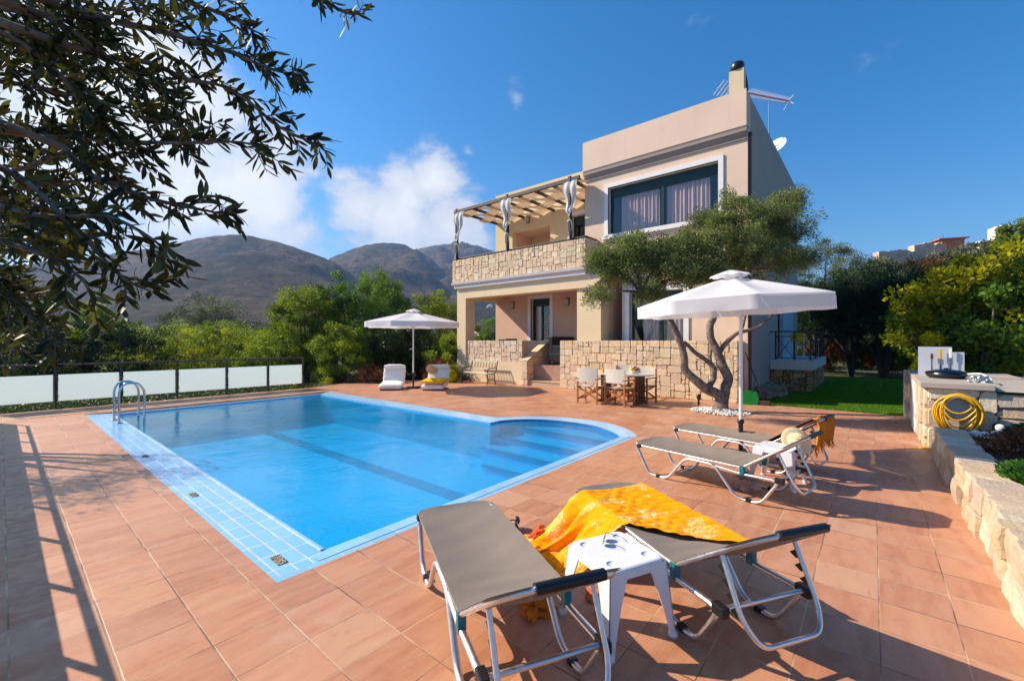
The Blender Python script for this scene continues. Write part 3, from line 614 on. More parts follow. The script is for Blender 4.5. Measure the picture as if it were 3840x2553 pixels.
# door/window builder on planes X = c (facing -X)
def opening(c, y0, y1, z0, z1, name, trimw=.12, shutter=.25, mull=(), frame=M['dkgreen'], curtain=True, sill=False, sides=(1, 1, 1, 0), cm=M['curtain'], thick=.30, fw=.055, blind=None):
    t_ = HMB(); p_ = .035
    if sides[0]: t_.box((c-p_, y1, z0-(trimw if sides[3] else 0)), (c+.05, y1+trimw, z1+trimw))
    if sides[1]: t_.box((c-p_, y0-trimw, z0-(trimw if sides[3] else 0)), (c+.05, y0, z1+trimw))
    if sides[2]: t_.box((c-p_, y0, z1), (c+.05, y1, z1+trimw))
    if sides[3]: t_.box((c-p_-.05, y0-trimw-.03, z0-trimw), (c+.20, y1+trimw+.03, z0))
    # reveals, 3 mm inside the wall opening
    for a, b2 in (((c+.05, y0, z0), (c+thick, y0+.012, z1)), ((c+.05, y1-.012, z0), (c+thick, y1, z1)), ((c+.05, y0+.012, z1-.012), (c+thick, y1-.012, z1))): t_.box(a, b2)
    w_ = t_.build(name, M['white'], house); w_.name = name
    y0 += .012; y1 -= .012; z1 -= .012; f = HMB(); xf = c+.14
    f.box((xf, y0, z0), (xf+.07, y0+fw, z1)); f.box((xf, y1-fw, z0), (xf+.07, y1, z1)); f.box((xf, y0+fw, z1-shutter), (xf+.10, y1-fw, z1)); f.box((xf, y0+fw, z0), (xf+.07, y1-fw, z0+fw))
    for q in range(int(shutter/.05)): f.box((xf-.008, y0+fw, z1-.05*q-.044), (xf, y1-fw, z1-.05*q-.004))
    for mm in mull: f.box((xf-.01, mm-fw*.7, z0+fw), (xf+.075, mm+fw*.7, z1-shutter))
    ff = f.build('frame', frame, w_); 
    g_ = HMB(); g_.add([(xf+.03, y0+fw, z0+fw), (xf+.03, y0+fw, z1-shutter), (xf+.03, y1-fw, z1-shutter), (xf+.03, y1-fw, z0+fw)], [(0, 1, 2, 3)]); g_.build('pane', M['pane'], w_)
    k = HMB(); k.box((c+1.3, y0-.3, z0), (c+1.35, y1+.3, z1+.1)); k.box((c+thick+.02, y0-.05, z0-.03), (c+1.3, y0-.02, z1)); k.box((c+thick+.02, y1+.02, z0-.03), (c+1.3, y1+.05, z1)); k.box((c+thick+.02, y0-.05, z1+.02), (c+1.3, y1+.05, z1+.05)); k.box((c+thick+.02, y0-.05, z0-.05), (c+1.3, y1+.05, z0-.03)); k.build('interior', M['dark'], w_)
    if curtain:
        for (ya, yb) in (curtain if isinstance(curtain, list) else [(y0+fw, y1-fw)]):
            q = HMB(); n = max(8, int((yb-ya)/.02)); q.grid(lambda u, v: (c+thick-.05+.022*math.sin(u*(yb-ya)*52)+.014*math.sin(u*(yb-ya)*23+v), ya+(yb-ya)*u, z0+.03+(z1-.1-z0)*v), n, 2); q.build('curtain', cm, w_)
    return w_
opening(14.4, 10.06, 11.04, .72, 3.34, 'door', .15, .30, (10.55,), curtain=[(10.6, 10.95)])
opening(14.4, 7.9, 9.03, 3.95, 6.45, 'door', .16, .35, (8.5,), curtain=False)
opening(15.8, 10.0, 10.62, 3.95, 6.1, 'door', .14, .1, (), curtain=False, thick=.2)
# right hand block ------------------------------------------------------
m_ = HMB()
panel(m_, 'x', 12.75, 13.05, 2.54, 7.47, 3.85, 7.3, [(3.26, 6.60, 5.02, 6.56)])
panel(m_, 'x', 12.75, 13.05, 2.54, 6.12, 0, 3.85, [(4.20, 5.86, .72, 3.1)])
m_.box((13.05, 7.22, 3.85), (14.4, 7.47, 8.0)); m_.box((14.65, 7.22, 3.85), (22.3, 7.47, 8.2))
m_.box((13.05, 5.87, 0), (16, 6.12, 3.85)); m_.box((13.05, 6.12, 3.6), (16, 7.2, 3.85)); m_.box((12.76, 6.13, 3.6), (13.05, 7.46, 3.848))
m_.build('wall', M['peach_pale'], house)
m_ = HMB(); m_.box((12.955, 6.54, .0), (14.4, 6.80, 3.6)); m_.box((14.7, 6.54, .0), (16, 6.80, 3.6)); m_.box((16, 5.9, 0), (16.2, 6.8, 3.6)); m_.build('wall', M['peach'], house)
m_ = HMB(); m_.box((13.05, 2.54, 0), (17.35, 2.8, 8.2)); m_.box((17.35, 2.54, 3.2), (20.9, 2.8, 8.2)); m_.box((20.9, 2.54, 0), (22.3, 2.8, 8.2)); m_.box((22.3, 2.54, 0), (22.5, 7.47, 8.2)); m_.box((13.05, 2.8, 7.6), (22.3, 7.2, 7.7)); m_.build('wall', plaster('shaded_side_plaster', (.48, .38, .34)), house)  # side plaster is darker than the front: shade put into its colour
m_ = HMB(); m_.box((12.6, 2.54, 7.26), (12.85, 7.47, 8.22)); m_.box((12.85, 2.538, 7.3), (13.05, 2.8, 8.218)); m_.build('parapet', M['peach_pale'], house)
m_ = HMB(); pr_ = [(12.75, 6.95), (12.705, 6.95), (12.705, 7.03), (12.665, 7.05), (12.665, 7.11), (12.62, 7.13), (12.62, 7.21), (12.605, 7.26), (12.75, 7.26)]
k_ = len(pr_); m_.add([(x, 2.538, z) for x, z in pr_]+[(x, 7.472, z) for x, z in pr_], [tuple(range(k_)), tuple(range(k_, 2*k_))[::-1]]+[(i, k_+i, k_+(i+1) % k_, (i+1) % k_) for i in range(k_)]); m_.build('cornice', M['trim'], house)
opening(12.75, 3.26, 6.60, 5.02, 6.56, 'window', .13, .30, (4.86,), curtain=[(3.55, 4.78), (5.0, 6.25)], sides=(1, 1, 1, 1), fw=.07)
opening(12.75, 4.20, 5.86, .72, 3.1, 'door', .15, .2, (4.9,), curtain=[(5.05, 5.5), (4.3, 4.75)], fw=.06)
# side door and blue frame on the shaded side
m_ = HMB(); m_.box((17.35, 2.56, .98), (17.55, 2.75, 3.2)); m_.box((18.4, 2.5, .98), (20.9, 2.62, 3.2)); m_.build('side_door', simple('pale_blue_paint', (.42, .54, .62), .5), house)
m_ = HMB(); m_.box((17.55, 2.66, .98), (18.4, 2.7, 3.2)); m_.build('side_door', M['dark'], house)
# balcony --------------------------------------------------------------
m_ = HMB(); m_.box((12.0, 7.0, 3.72), (14.4, 13.18, 3.95)); m_.build('balcony_floor', M['white'], house)
m_ = HMB(); pr_ = [(12.1, 3.69), (12.09, 3.70), (12.05, 3.76), (12.0, 3.80), (11.93, 3.87), (11.92, 3.95), (12.1, 3.95)]; k_ = len(pr_)
m_.add([(x, 6.96, z) for x, z in pr_]+[(x, 13.05+(12.15-x), z) for x, z in pr_], [tuple(range(k_)), tuple(range(k_, 2*k_))[::-1]]+[(i, k_+i, k_+(i+1) % k_, (i+1) % k_) for i in range(k_)])
m_.box((11.92, 6.94, 3.93), (12.2, 13.24, 3.96)); m_.build('cornice', M['offwhite'], house)
m_ = HMB(); m_.box((11.97, 7.0, 3.96), (12.2, 13.2, 4.84)); m_.box((12.2, 12.98, 3.96), (14.4, 13.2, 4.84)); m_.box((12.2, 7.0, 3.96), (12.75, 7.2, 4.84)); m_.build('balcony_wall', M['mortar'], house)
m_ = HMB(); ashlar(m_, (11.97, 13.22, 3.96), (0, -1, 0), 6.24, .90, (-1, 0, 0), .088, seed=3, prot=.028); ashlar(m_, (11.97, 7.0, 3.96), (1, 0, 0), .78, .90, (0, -1, 0), .088, seed=4)
m_.build('balcony_stonework', M['stone'], house)
m_ = HMB(); m_.box((12.03, 7.0, 4.90), (12.12, 13.2, 4.95), bev=.01); m_.box((12.03, 7.0, 4.90), (12.9, 7.08, 4.949))
for i in range(13): y = 7.15+i*.5; m_.box((12.05, y, 4.82), (12.10, y+.05, 4.90))
m_.build('balcony_rail', M['darkwood'], house)
# pergola
m_ = HMB(); m_.box((12.0, 7.25, 6.80), (12.09, 13.2, 6.93), bev=.008)
m_.build('pergola_beam', M['darkwood'], house)
for y in (13.06, 10.33, 7.62):
    m_ = HMB(); m_.box((12.0-.012, y-.045, 4.84), (12.09+.012, y+.045, 6.98), bev=.006); m_.build('pergola_post', M['darkwood'], house)
for i in range(8):
    y = 7.55+i*.775; m_ = HMB(); m_.box((12.09, y-.03, 6.80), (14.4, y+.03, 6.90)); m_.build('pergola_rafter', M['darkwood'], house)
for k in range(4):
    x0 = 12.14+k*.565; ph = (k % 2)*math.pi; m_ = HMB()
    m_.grid(lambda u, v: (x0+.53*v+.01*math.sin(u*40), 7.3+5.8*u, 6.85+.085*math.cos(math.pi*(7.3+5.8*u-7.55)/.775+ph)+.008*math.sin(v*9+u*30)), 110, 4); m_.build('pergola_canvas', fabricmat('pergola_canvas', (.70, .49, .29), (.74, .54, .34), 60, .25, .2, False) if k == 0 else bpy.data.materials['pergola_canvas'], house)
# stairs
for k in range(4):
    m_ = HMB(); m_.box((12.15+.31*k, 8.08, -.05), (12.15+.31*(k+1)+.01, 9.40, .18*(k+1)-.03)); m_.box((12.13+.31*k, 8.08, .18*(k+1)-.03), (12.16+.31*(k+1)+.01, 9.40, .18*(k+1)), bev=.006); m_.build('step', plaster('step_stone', (.52, .38, .26)) if k == 0 else bpy.data.materials['step_stone'], house)
# chimney, cowl, downpipe
m_ = HMB(); m_.box((12.601, 2.60, 8.22), (12.85, 2.96, 8.80)); m_.box((12.605, 2.605, 8.53), (12.86, 2.957, 8.545)); ch = m_.build('chimney', M['cream'], house)
m_ = HMB(); m_.lathe((12.72, 2.78, 8.80), [(.14, 0), (.17, .02), (.17, .15), (.15, .21), (.01, .235)], 20); m_.tube(fillet([(12.9, 2.62, 8.25), (12.9, 2.64, 8.6), (12.84, 2.7, 8.86)], .1), .07, 10); m_.build('cowl', M['black'], ch)
m_ = HMB(); m_.tube([(12.85, 2.50, .2), (12.85, 2.50, 7.1)], .035, 10); m_.box((12.80, 2.46, 7.08), (12.92, 2.54, 7.14)); m_.build('downpipe', simple('brown_pipe', (.10, .05, .045), .5), house)
# wall lamps
for (x, y, z) in [(14.4, 12.02, 2.97), (14.4, 9.22, 2.95), (14.4, 11.18, 6.56), (14.4, 8.34, 6.6)]:
    m_ = HMB(); m_.box((x-.05, y-.10, z), (x-.002, y+.10, z+.34), bev=.02); lp = m_.build('wall_lamp', M['lampmetal'], house)
    m_ = HMB(); m_.box((x-.10, y-.07, z+.03), (x-.05, y+.07, z+.31), bev=.03); m_.build('lamp_shade', M['lampglass'], lp)
# drapes tied to the pergola posts -----------------------------------
def drape(y, spread, lab, seed):
    rg = random.Random(seed); o = empty('drape', (12.05, y, 4.9), 0, lab, 'drape', 'white drapes tied to the pergola posts')
    m_ = MB()
    def fn(u, v):
        z = 1.9*(1-v); w = (.20*(1-v)**1.2+.05+.05*max(0, math.sin(v*9)))*(1 if v < .75 else .8); a = (u-.5)*2
        tw = 3.6*max(0, v-.42)**1.1*3
        x = a*w*math.cos(tw)+spread*(1-v)**1.5*.22; yy = a*w*math.sin(tw)*.6+.022*math.sin(u*14+v*4)*(1-v*.5)
        return (-.06+yy*.8-.05*math.sin(v*14), -x, z)
    m_.grid(fn, 24, 40); q = m_.build('cloth', M['drape'], o)
    m_ = MB(); m_.lathe((-.03, 0, .62), [(.06, -.03), (.085, 0), (.06, .03)], 12); m_.build('tie_knot', M['drape'], o)
drape(13.06, 1.0, 'white drape twisted round the leftmost corner post of the balcony pergola', 1); drape(10.33, -.2, 'white drape knotted round the middle post of the balcony pergola', 2); drape(7.62, .2, 'white drape bunched on the right pergola post beside the large window', 3)
# satellite dish and aerial on the roof --------------------------------
F_, CX_, CY_ = 1612., 1920., 1278.
def at(u, v, d): t = (u-CX_)/F_; return Vector((d*C40+t*d*S40, d*S40-t*d*C40, 1.6-(v-CY_)/F_*d))
dsh = empty('satellite_dish', (18.0, 2.95, 7.7), 0, 'white satellite dish showing above the sloping roof edge', 'satellite dish')
m_ = MB(Matrix.Translation(at(2912, 548, 15.6)-Vector((18.0, 2.95, 7.7))) @ Matrix.Rotation(R(-18), 4, 'Z') @ Matrix.Rotation(R(-60), 4, 'Y')); m_.lathe((0, 0, 0), [(.001, -.08), (.16, -.07), (.29, -.02), (.34, .02), (.33, .02), (.16, -.06), (.001, -.07)], 28); m_.build('reflector', M['white'], dsh)
m_ = MB(); pq = at(2912, 548, 15.6)-Vector((18.0, 2.95, 7.7)); m_.tube([(0, 0, 0), (0, 0, pq.z*.6), tuple(pq)], .025, 8); m_.build('mount', M['steel'], dsh)
an = empty('television_aerial', (18.0, 2.89, 7.7), 0, 'red and white television aerial on a thin roof mast', 'aerial'); ao = Vector((18.0, 2.89, 7.7))
m_ = MB(); m_.tube([(0, 0, 0), (0, 0, 2.52)], .022, 8); m_.build('mast', M['steel'], an)
p0, p1 = at(2690, 330, 15.3)-ao, at(2958, 381, 15.9)-ao; bd = (p1-p0).normalized(); sd_ = bd.cross(Vector((0, 0, 1))).normalized()
m_ = MB(); m_.beam(p0+(p1-p0)*.42, p1, .03, .04); m_.build('boom', simple('aerial_red', (.55, .04, .02), .4), an)
m_ = MB(); m_.beam(p0, p0+(p1-p0)*.43, .02, .02)
for i in range(16):
    c_ = p0+(p1-p0)*(.42+i*.037); l_ = .26-.006*i; m_.tube([c_-sd_*l_+Vector((0, 0, .03)), c_+sd_*l_+Vector((0, 0, .03))], .009, 6)
    m_.tube([c_+Vector((0, 0, -.05)), c_+sd_*.05+Vector((0, 0, .07))], .006, 5)
for i in range(4):
    c_ = p0+(p1-p0)*(.02+i*.05); m_.tube([c_-sd_*.3-Vector((0, 0, .1)), c_+sd_*.3+Vector((0, 0, .1))], .012, 6)
c_ = p0+(p1-p0)*.42; m_.tube(spline([c_, c_+Vector((0, 0, -.14))+bd*.12, c_+bd*.6+Vector((0, 0, -.17)), p1+Vector((0, 0, -.12))], 5), .012, 6)
for s_ in (-1, 1): m_.tube([p1, p1+sd_*.22*s_+Vector((0, 0, -.22))], .012, 6); m_.tube([p1, p1+sd_*.22*s_+Vector((0, 0, .12))], .010, 6)
m_.build('elements', simple('aerial_white', (.72, .66, .68), .4), an)
# ------------------------------------------------------------ porch walls (top-level walls)
w1 = empty('stone_wall', (12.3, 5.4, 0), 0, 'long cream stone garden wall behind the dining table and olive trunk', 'wall'); T_ = Matrix.Translation((-12.3, -5.4, 0))
m_ = MB(T_); m_.box((12.145, 2.64, -.05), (12.42, 8.05, 1.59)); m_.box((12.42, 2.64, -.05), (12.745, 2.95, 1.585)); m_.build('core', M['mortar'], w1)
m_ = MB(T_); ashlar(m_, (12.145, 8.07, 0), (0, -1, 0), 5.43, 1.6, (-1, 0, 0), .100, seed=11, prot=.030, cols=CREAMS)
ashlar(m_, (12.13, 2.64, 0), (1, 0, 0), .62, 1.6, (0, -1, 0), .15, seed=12, prot=.02, maxw=2); ashlar(m_, (12.44, 8.05, 0), (-1, 0, 0), .3, 1.6, (0, 1, 0), .1, seed=13); m_.build('stonework', M['stone'], w1)
w2_ = empty('stone_wall', (12.15, 11, 0), 0, 'short stone wall with plain cream base behind the garden bench', 'wall'); T_ = Matrix.Translation((-12.15, -11, 0))
m_ = MB(T_); m_.box((12.17, 9.72, .80), (12.42, 12.598, 1.59)); m_.box((13.40, 9.60, .72), (13.6, 12.5, 1.59)); m_.build('core', M['mortar'], w2_)
m_ = MB(T_); ashlar(m_, (12.17, 12.598, .82), (0, -1, 0), 2.88, .78, (-1, 0, 0), .09, seed=21, cols=[(.80, .62, .46), (.84, .68, .52), (.78, .58, .44), (.86, .72, .56)]); ashlar(m_, (13.40, 11.4, .72), (0, -1, 0), 1.85, .88, (-1, 0, 0), .09, seed=22); m_.build('stonework', M['stone'], w2_)
m_ = MB(T_); m_.box((12.11, 9.70, -.05), (12.44, 12.597, .82)); m_.build('base', M['cream'], w2_)
w3 = empty('stair_wall', (12.8, 9.5, 0), 0, 'sloping stone wall beside the porch steps', 'wall'); T_ = Matrix.Translation((-12.8, -9.5, 0))
sl_ = lambda x: .86+(min(max(x, 0), 1.45))*.51
m_ = MB(T_); m_.prism([(0, 0)], 0, 0) if False else None
prf = [(12.09, 0), (13.6, 0), (13.6, 1.60), (13.5, 1.60), (12.09, .86)]
m_.add([(x, 9.425, z) for x, z in prf]+[(x, 9.69, z) for x, z in prf], [(0, 1, 2, 3, 4), (9, 8, 7, 6, 5)]+[(i, 5+i, 5+(i+1) % 5, (i+1) % 5) for i in range(5)]); m_.build('core', M['mortar'], w3)
m_ = MB(T_); ashlar(m_, (12.09, 9.425, 0), (1, 0, 0), 1.5, 1.6, (0, -1, 0), .10, top=lambda x: sl_(x)-.01, seed=31, cols=[(.80, .56, .32), (.84, .62, .38), (.78, .52, .28)]); ashlar(m_, (12.09, 9.69, 0), (0, -1, 0), .27, .86, (-1, 0, 0), .11, seed=32)
m_.build('stonework', M['stone'], w3)
m_ = MB(T_)
for i in range(9):
    a, b2 = i/9+.001, (i+1)/9-.001; xa, xb = 12.06+1.44*a, 12.06+1.44*b2; za, zb = .865+.745*a, .865+.745*b2
    m_.add([(xa, 9.40, za), (xb, 9.40, zb), (xb, 9.70, zb), (xa, 9.70, za), (xa, 9.40, za+.03), (xb, 9.40, zb+.03), (xb, 9.70, zb+.03), (xa, 9.70, za+.03)], [(3, 2, 1, 0), (4, 5, 6, 7), (0, 1, 5, 4), (1, 2, 6, 5), (2, 3, 7, 6), (3, 0, 4, 7)], 0, False, (.84, .64, .42, 1))
m_.build('coping', M['stone'], w3)
# ------------------------------------------------------------ side terrace
st = empty('side_terrace', (15.9, 2, 0), 0, 'small raised side terrace with white slab on rough brown stones', 'terrace'); T_ = Matrix.Translation((-15.9, -2, 0))
m_ = MB(T_); m_.box((15.9, 1.40, .68), (20.8, 2.53, .98), bev=.01); m_.build('slab', M['offwhite'], st)
m_ = MB(T_); m_.box((15.99, 1.50, -.05), (20.7, 2.53, .68)); m_.build('base', M['mortar_dark'], st)
m_ = MB(T_); ashlar(m_, (15.99, 2.53, 0), (0, -1, 0), 1.05, .68, (-1, 0, 0), .085, seed=41, cols=BROWNS, jit=.3, prot=.05, gap=.028, rnd=.4); ashlar(m_, (15.97, 1.50, 0), (1, 0, 0), 4.7, .68, (0, -1, 0), .10, seed=42, cols=BROWNS, jit=.3, prot=.05, gap=.028, rnd=.4); m_.build('stonework', M['rubble'], st)
rl = empty('terrace_railing', (15.95, 2, .98), 0, 'dark iron railing with crossed bars on the side terrace', 'railing'); T_ = Matrix.Translation((-15.95, -2, -.98))
for (x, y) in [(15.97, 2.38), (15.97, 1.88), (15.97, 1.46), (17.5, 1.46), (19, 1.46), (20.5, 1.46)]: m_ = MB(T_); m_.box((x-.022, y-.022, .86), (x+.022, y+.022, 1.88)); m_.build('post', M['iron'], rl)
m_ = MB(T_); m_.box((15.945, 1.44, 1.86), (15.995, 2.53, 1.90)); m_.box((15.99, 1.435, 1.86), (20.5, 1.485, 1.899)); m_.box((15.955, 1.46, 1.72), (15.985, 2.38, 1.74)); m_.box((15.955, 1.46, 1.04), (15.985, 2.38, 1.06)); m_.box((15.99, 1.45, 1.04), (20.5, 1.47, 1.06)); m_.build('rail', M['iron'], rl)
m_ = MB(T_)
for (a, b2) in [((15.97, 2.36), (15.97, 1.90)), ((15.97, 1.86), (15.97, 1.48)), ((16.0, 1.46), (17.48, 1.46)), ((17.5, 1.46), (19, 1.46)), ((19, 1.46), (20.5, 1.46))]:
    m_.tube([(*a, 1.72), (*b2, 1.05)], .009, 6); m_.tube([(*a, 1.05), (*b2, 1.72)], .009, 6)
m_.build('crossed_bars', M['iron'], rl)
# folding chair on the side terrace
fc = empty('folding_chair', (17.2, 1.95, .98), 0, 'white framed folding chair standing behind the side terrace railing', 'chair')
m_ = MB()
for s_ in (-.2, .2): m_.tube([(-.2, s_, 0), (.15, s_, .85)], .012, 6); m_.tube([(.2, s_, 0), (-.2, s_, .45)], .012, 6)
m_.build('frame', M['whiteplastic'], fc); m_ = MB(); m_.box((-.2, -.2, .43), (.15, .2, .46)); m_.build('seat', M['canvas'], fc); m_ = MB(); m_.box((.06, -.2, .6), (.09, .2, .85)); m_.build('backrest', M['yellowcloth'], fc)
# rockery
rk = empty('rockery', (14.2, 2.6, 0), 0, 'low slope of grey and brown stones at the foot of the house side wall', 'rockery')
rg = random.Random(8); m_ = MB(Matrix.Translation((-14.2, -2.6, 0)))
for i in range(150):
    u = rg.random(); x = 12.9+u*3.0; y = 2.5-rg.random()*(.30+.35*u*0+.25*math.sin(u*3)); s_ = rg.uniform(.05, .13); bm = bmesh.new(); bmesh.ops.create_icosphere(bm, subdivisions=2, radius=1)
    zz = .27*max(0, 1-(2.5-y)/.6)*(1 if u > .15 else .6)
    for v in bm.verts:
        q = v.co.copy(); f = 1+.3*mnoise.noise(q*1.3+Vector((i, 0, 0))); v.co = Vector((x+q.x*s_*1.5*f, y+q.y*s_*f, zz+q.z*s_*.45*f))
    c = rg.choice([(.26, .17, .12, 1), (.32, .24, .18, 1), (.26, .11, .06, 1), (.38, .30, .23, 1)]); bm.verts.index_update(); m_.add([v.co for v in bm.verts], [[v.index for v in f.verts] for f in bm.faces], 0, False, c); bm.free()
m_.build('stones', M['rubble'], rk)
# ------------------------------------------------------------ pool ladder
ld = empty('pool_ladder', (1.55, 11.5, 0), 0, 'polished steel pool ladder with two arched handrails at the far left corner', 'ladder')
for y in (-.28, .28):
    m_ = MB(); m_.tube(fillet([(-.06, y, -.02), (-.06, y, .62), (.02, y, .76), (.22, y, .76), (.32, y, .6), (.32, y, -.55)], .14, 6), .021, 12); q = m_.build('handrail', M['steel'], ld)
    m_ = MB(); m_.lathe((-.06, y, -.01), [(.05, 0), (.05, .012), (.025, .02)], 16); m_.build('flange', M['steel'], q)
for z in (-.18, -.42):
    m_ = MB(); m_.box((.26, -.28, z-.015), (.36, .28, z+.015), bev=.01); m_.build('rung', M['steel'], ld)
# ------------------------------------------------------------ balustrades
def balustrade(name, pts, lab, base):
    o = empty('balustrade', base, 0, lab, 'balustrade', 'frosted glass balustrades round the terrace'); T_ = Matrix.Translation(-Vector(base))
    for p in pts:
        m_ = MB(T_); m_.box((p[0]-.017, p[1]-.017, -.25), (p[0]+.017, p[1]+.017, 1.01)); q = m_.build('post', M['iron'], o)
        for z in (.30, .70): m_ = MB(T_); m_.lathe((p[0], p[1], z), [(.035, -.012), (.05, 0), (.035, .012)], 12); m_.build('clamp', M['iron'], q)
    a, b2 = Vector(pts[0]), Vector(pts[-1]); dd = (b2-a).normalized()
    m_ = MB(T_); m_.tube([(a.x-dd.x*.15, a.y-dd.y*.15, 1.03), (b2.x, b2.y, 1.03)], .022, 12); m_.build('handrail', simple('rail_brown', (.10, .055, .045), .45) if 'rail_brown' not in bpy.data.materials else bpy.data.materials['rail_brown'], o)
    for i in range(len(pts)-1):
        p, q = Vector(pts[i]), Vector(pts[i+1]); m_ = MB(T_); u = (q-p).normalized()
        m_.beam((p.x+u.x*.04, p.y+u.y*.04, .49), (q.x-u.x*.04, q.y-u.y*.04, .49), .010, .62); m_.build('glass_panel', M['frost'], o)
balustrade('b', [(-.22, 14.62), (.84, 14.62), (1.98, 14.60), (3.12, 14.58), (4.30, 14.57), (5.42, 14.56), (6.50, 14.55)], 'frosted glass balustrade with brown handrail along the far edge of the pool', (3.1, 14.58, 0))
balustrade('b', [(-.235, 1.0+1.036*i) for i in range(13)], 'frosted glass balustrade running along the left edge of the terrace', (-.235, 7.5, 0))
# ------------------------------------------------------------ sun loungers
def make_lounger(back=R(35)):
    o = empty('sun_lounger'); W = .275; ca, sa = math.cos(back), math.sin(back); hx, hz = 1.27, .335; BL = .66
    def bp(l, y=0, o_=0): return (hx+l*ca-o_*sa, y, hz+l*sa+o_*ca)
    # leg frames: one bent tube per side
    for s_ in (-1, 1):
        y = s_*W; m_ = MB()
        m_.tube(fillet([(.03, y, .315), (.20, y, .012), (.44, y, .012), (.66, y, .295), (.98, y, .295), (1.20, y, .012), (1.43, y, .012), (1.60, y, .275), (1.27, y, .262), (1.0, y, .285)], .07, 4), .0145, 8, squash=1.25)
        q = m_.build('leg_frame', M['alu'], o)
        for xa in (.30, 1.30): m_ = MB(); m_.box((xa, y-.02, -.001), (xa+.045, y+.02, .032)); m_.build('foot_band', M['black'], q)
        m_ = MB(); m_.box((1.56, y-.022, .25), (1.64, y+.022, .305), bev=.008); m_.build('end_cap', M['black'], q)
        m_ = MB(); m_.box((.04, y-.024, .30), (.09, y+.024, .34), bev=.008); m_.build('end_cap', M['black'], q)
        m_ = MB(); m_.box((1.24, y-.021, .25), (1.285, y+.021, .345), bev=.006); m_.build('hinge', M['teal'], q)
        m_ = MB(); m_.tube([(.10, y, .328), (1.27, y, .328)], .012, 8); m_.build('side_rail', M['alu'], o)
    m_ = MB(); m_.tube(fillet([(.14, -W, .335), (.0, -W*.9, .335), (-.03, -W*.6, .335), (-.03, W*.6, .335), (.0, W*.9, .335), (.14, W, .335)], .06, 4), .0135, 8); m_.build('foot_rail', M['alu'], o)
    m_ = MB(); m_.tube([(1.605, -W, .28), (1.605, W, .28)], .013, 8); m_.build('rear_crossbar', M['alu'], o)
    m_ = MB(); m_.tube(fillet([bp(0, -W), bp(BL-.16, -W), bp(BL, -W+.10), bp(BL, W-.10), bp(BL-.16, W), bp(0, W)], .10, 5), .014, 8); m_.build('back_frame', M['alu'], o)
    m_ = MB(); m_.tube([bp(BL, -W+.13), bp(BL, W-.13)], .022, 10); m_.build('head_padding', M['black'], o)
    # fabric: seat and backrest sling, thin solid sheet
    m_ = MB(); rg = random.Random(3)
    def sag(u, v): return -.040*math.sin(math.pi*v)*(math.sin(math.pi*u)**.5 if 0 < u < 1 else 0)+.006*math.sin(u*58+v*4+2*math.sin(v*5))*math.sin(math.pi*v)*sst(.62, .95, u)+.0015*math.sin(u*33+v*9)
    def cr_(x, y):  # rounded foot corners
        return x
    def seat(u, v, dz=0):
        x = .0+u*1.29; y = (v-.5)*2*(W+.013); k = max(0, (.07-x)/.07); y *= (1-.28*k*k)
        if x < .02: x = .0
        return (x-.012, y, .350+sag(u, v)+dz)
    m_.grid(lambda u, v: seat(u, v), 40, 14); m_.grid(lambda u, v: seat(u, 1-v, -.006), 40, 14)
    for v in (0, 1): m_.tube([seat(u/20, v, -.003) for u in range(21)], .004, 5)
    m_.build('seat_sling', M['sling'], o)
    m_ = MB()
    def bk(u, v, dz=0):
        l = .0+u*(BL-.0); y = (v-.5)*2*(W+.013); k = max(0, (l-(BL-.12))/.12); y *= (1-.40*k*k); return Vector(bp(l, y, .012-.03*math.sin(math.pi*v)*math.sin(math.pi*u)+dz))
    m_.grid(lambda u, v: bk(u, v), 16, 12); m_.grid(lambda u, v: bk(u, 1-v, -.006), 16, 12); m_.build('back_sling', M['sling'], o)
    # notched support bar hung under the backrest
    m_ = MB(); a = bp(.36, 0, -.015); 
    m_.tube(fillet([(a[0], -W+.035, a[2]), (1.70, -W+.035, .27), (1.76, -W+.09, .17), (1.76, W-.09, .17), (1.70, W-.035, .27), (a[0], W-.035, a[2])], .06, 5), .0125, 8); sp = m_.build('support_bar', M['alu'], o)
    for s_ in (-1, 1):
        m_ = MB(); p, q = Vector((a[0], s_*(W-.035), a[2])), Vector((1.70, s_*(W-.035), .27)); dd = (q-p)
        for k in range(4):
            c = p+dd*(.2+.22*k); m_.add([tuple(c+Vector((-.012, -.006, .02))), tuple(c+Vector((-.05, -.006, -.012))), tuple(c+Vector((-.012, -.006, -.03))), tuple(c+Vector((-.012, .006, .02))), tuple(c+Vector((-.05, .006, -.012))), tuple(c+Vector((-.012, .006, -.03)))], [(0, 1, 2), (5, 4, 3), (0, 3, 4, 1), (1, 4, 5, 2), (2, 5, 3, 0)])
        m_.build('notch_strip', M['black'], sp)
    return o
lg = make_lounger(); LG = 'grey aluminium sun loungers on the terrace'
def place(o, x, y, rz, lab, cat, grp=None): o.location = (x, y, 0); o.rotation_euler = (0, 0, rz); return tag(o, lab, cat, grp)
L1 = place(lg, 2.23, 2.435, math.atan2(-.874, -.485), 'bare grey sun lounger nearest the camera, beside the pool edge', 'sun lounger', LG)
L2 = place(copy_tree(lg), 3.37, 1.775, math.atan2(-.843, -.5375), 'grey sun lounger half covered by the bright orange printed towel', 'sun lounger', LG)
L3 = place(copy_tree(lg), 5.29, 2.19, math.atan2(-.982, -.187), 'bare grey sun lounger in front of the large white parasol pole', 'sun lounger', LG)
L4 = place(copy_tree(lg), 6.52, 2.17, math.atan2(-.982, -.187), 'grey sun lounger behind the large parasol pole with a fringed rust towel on its back', 'sun lounger', LG)
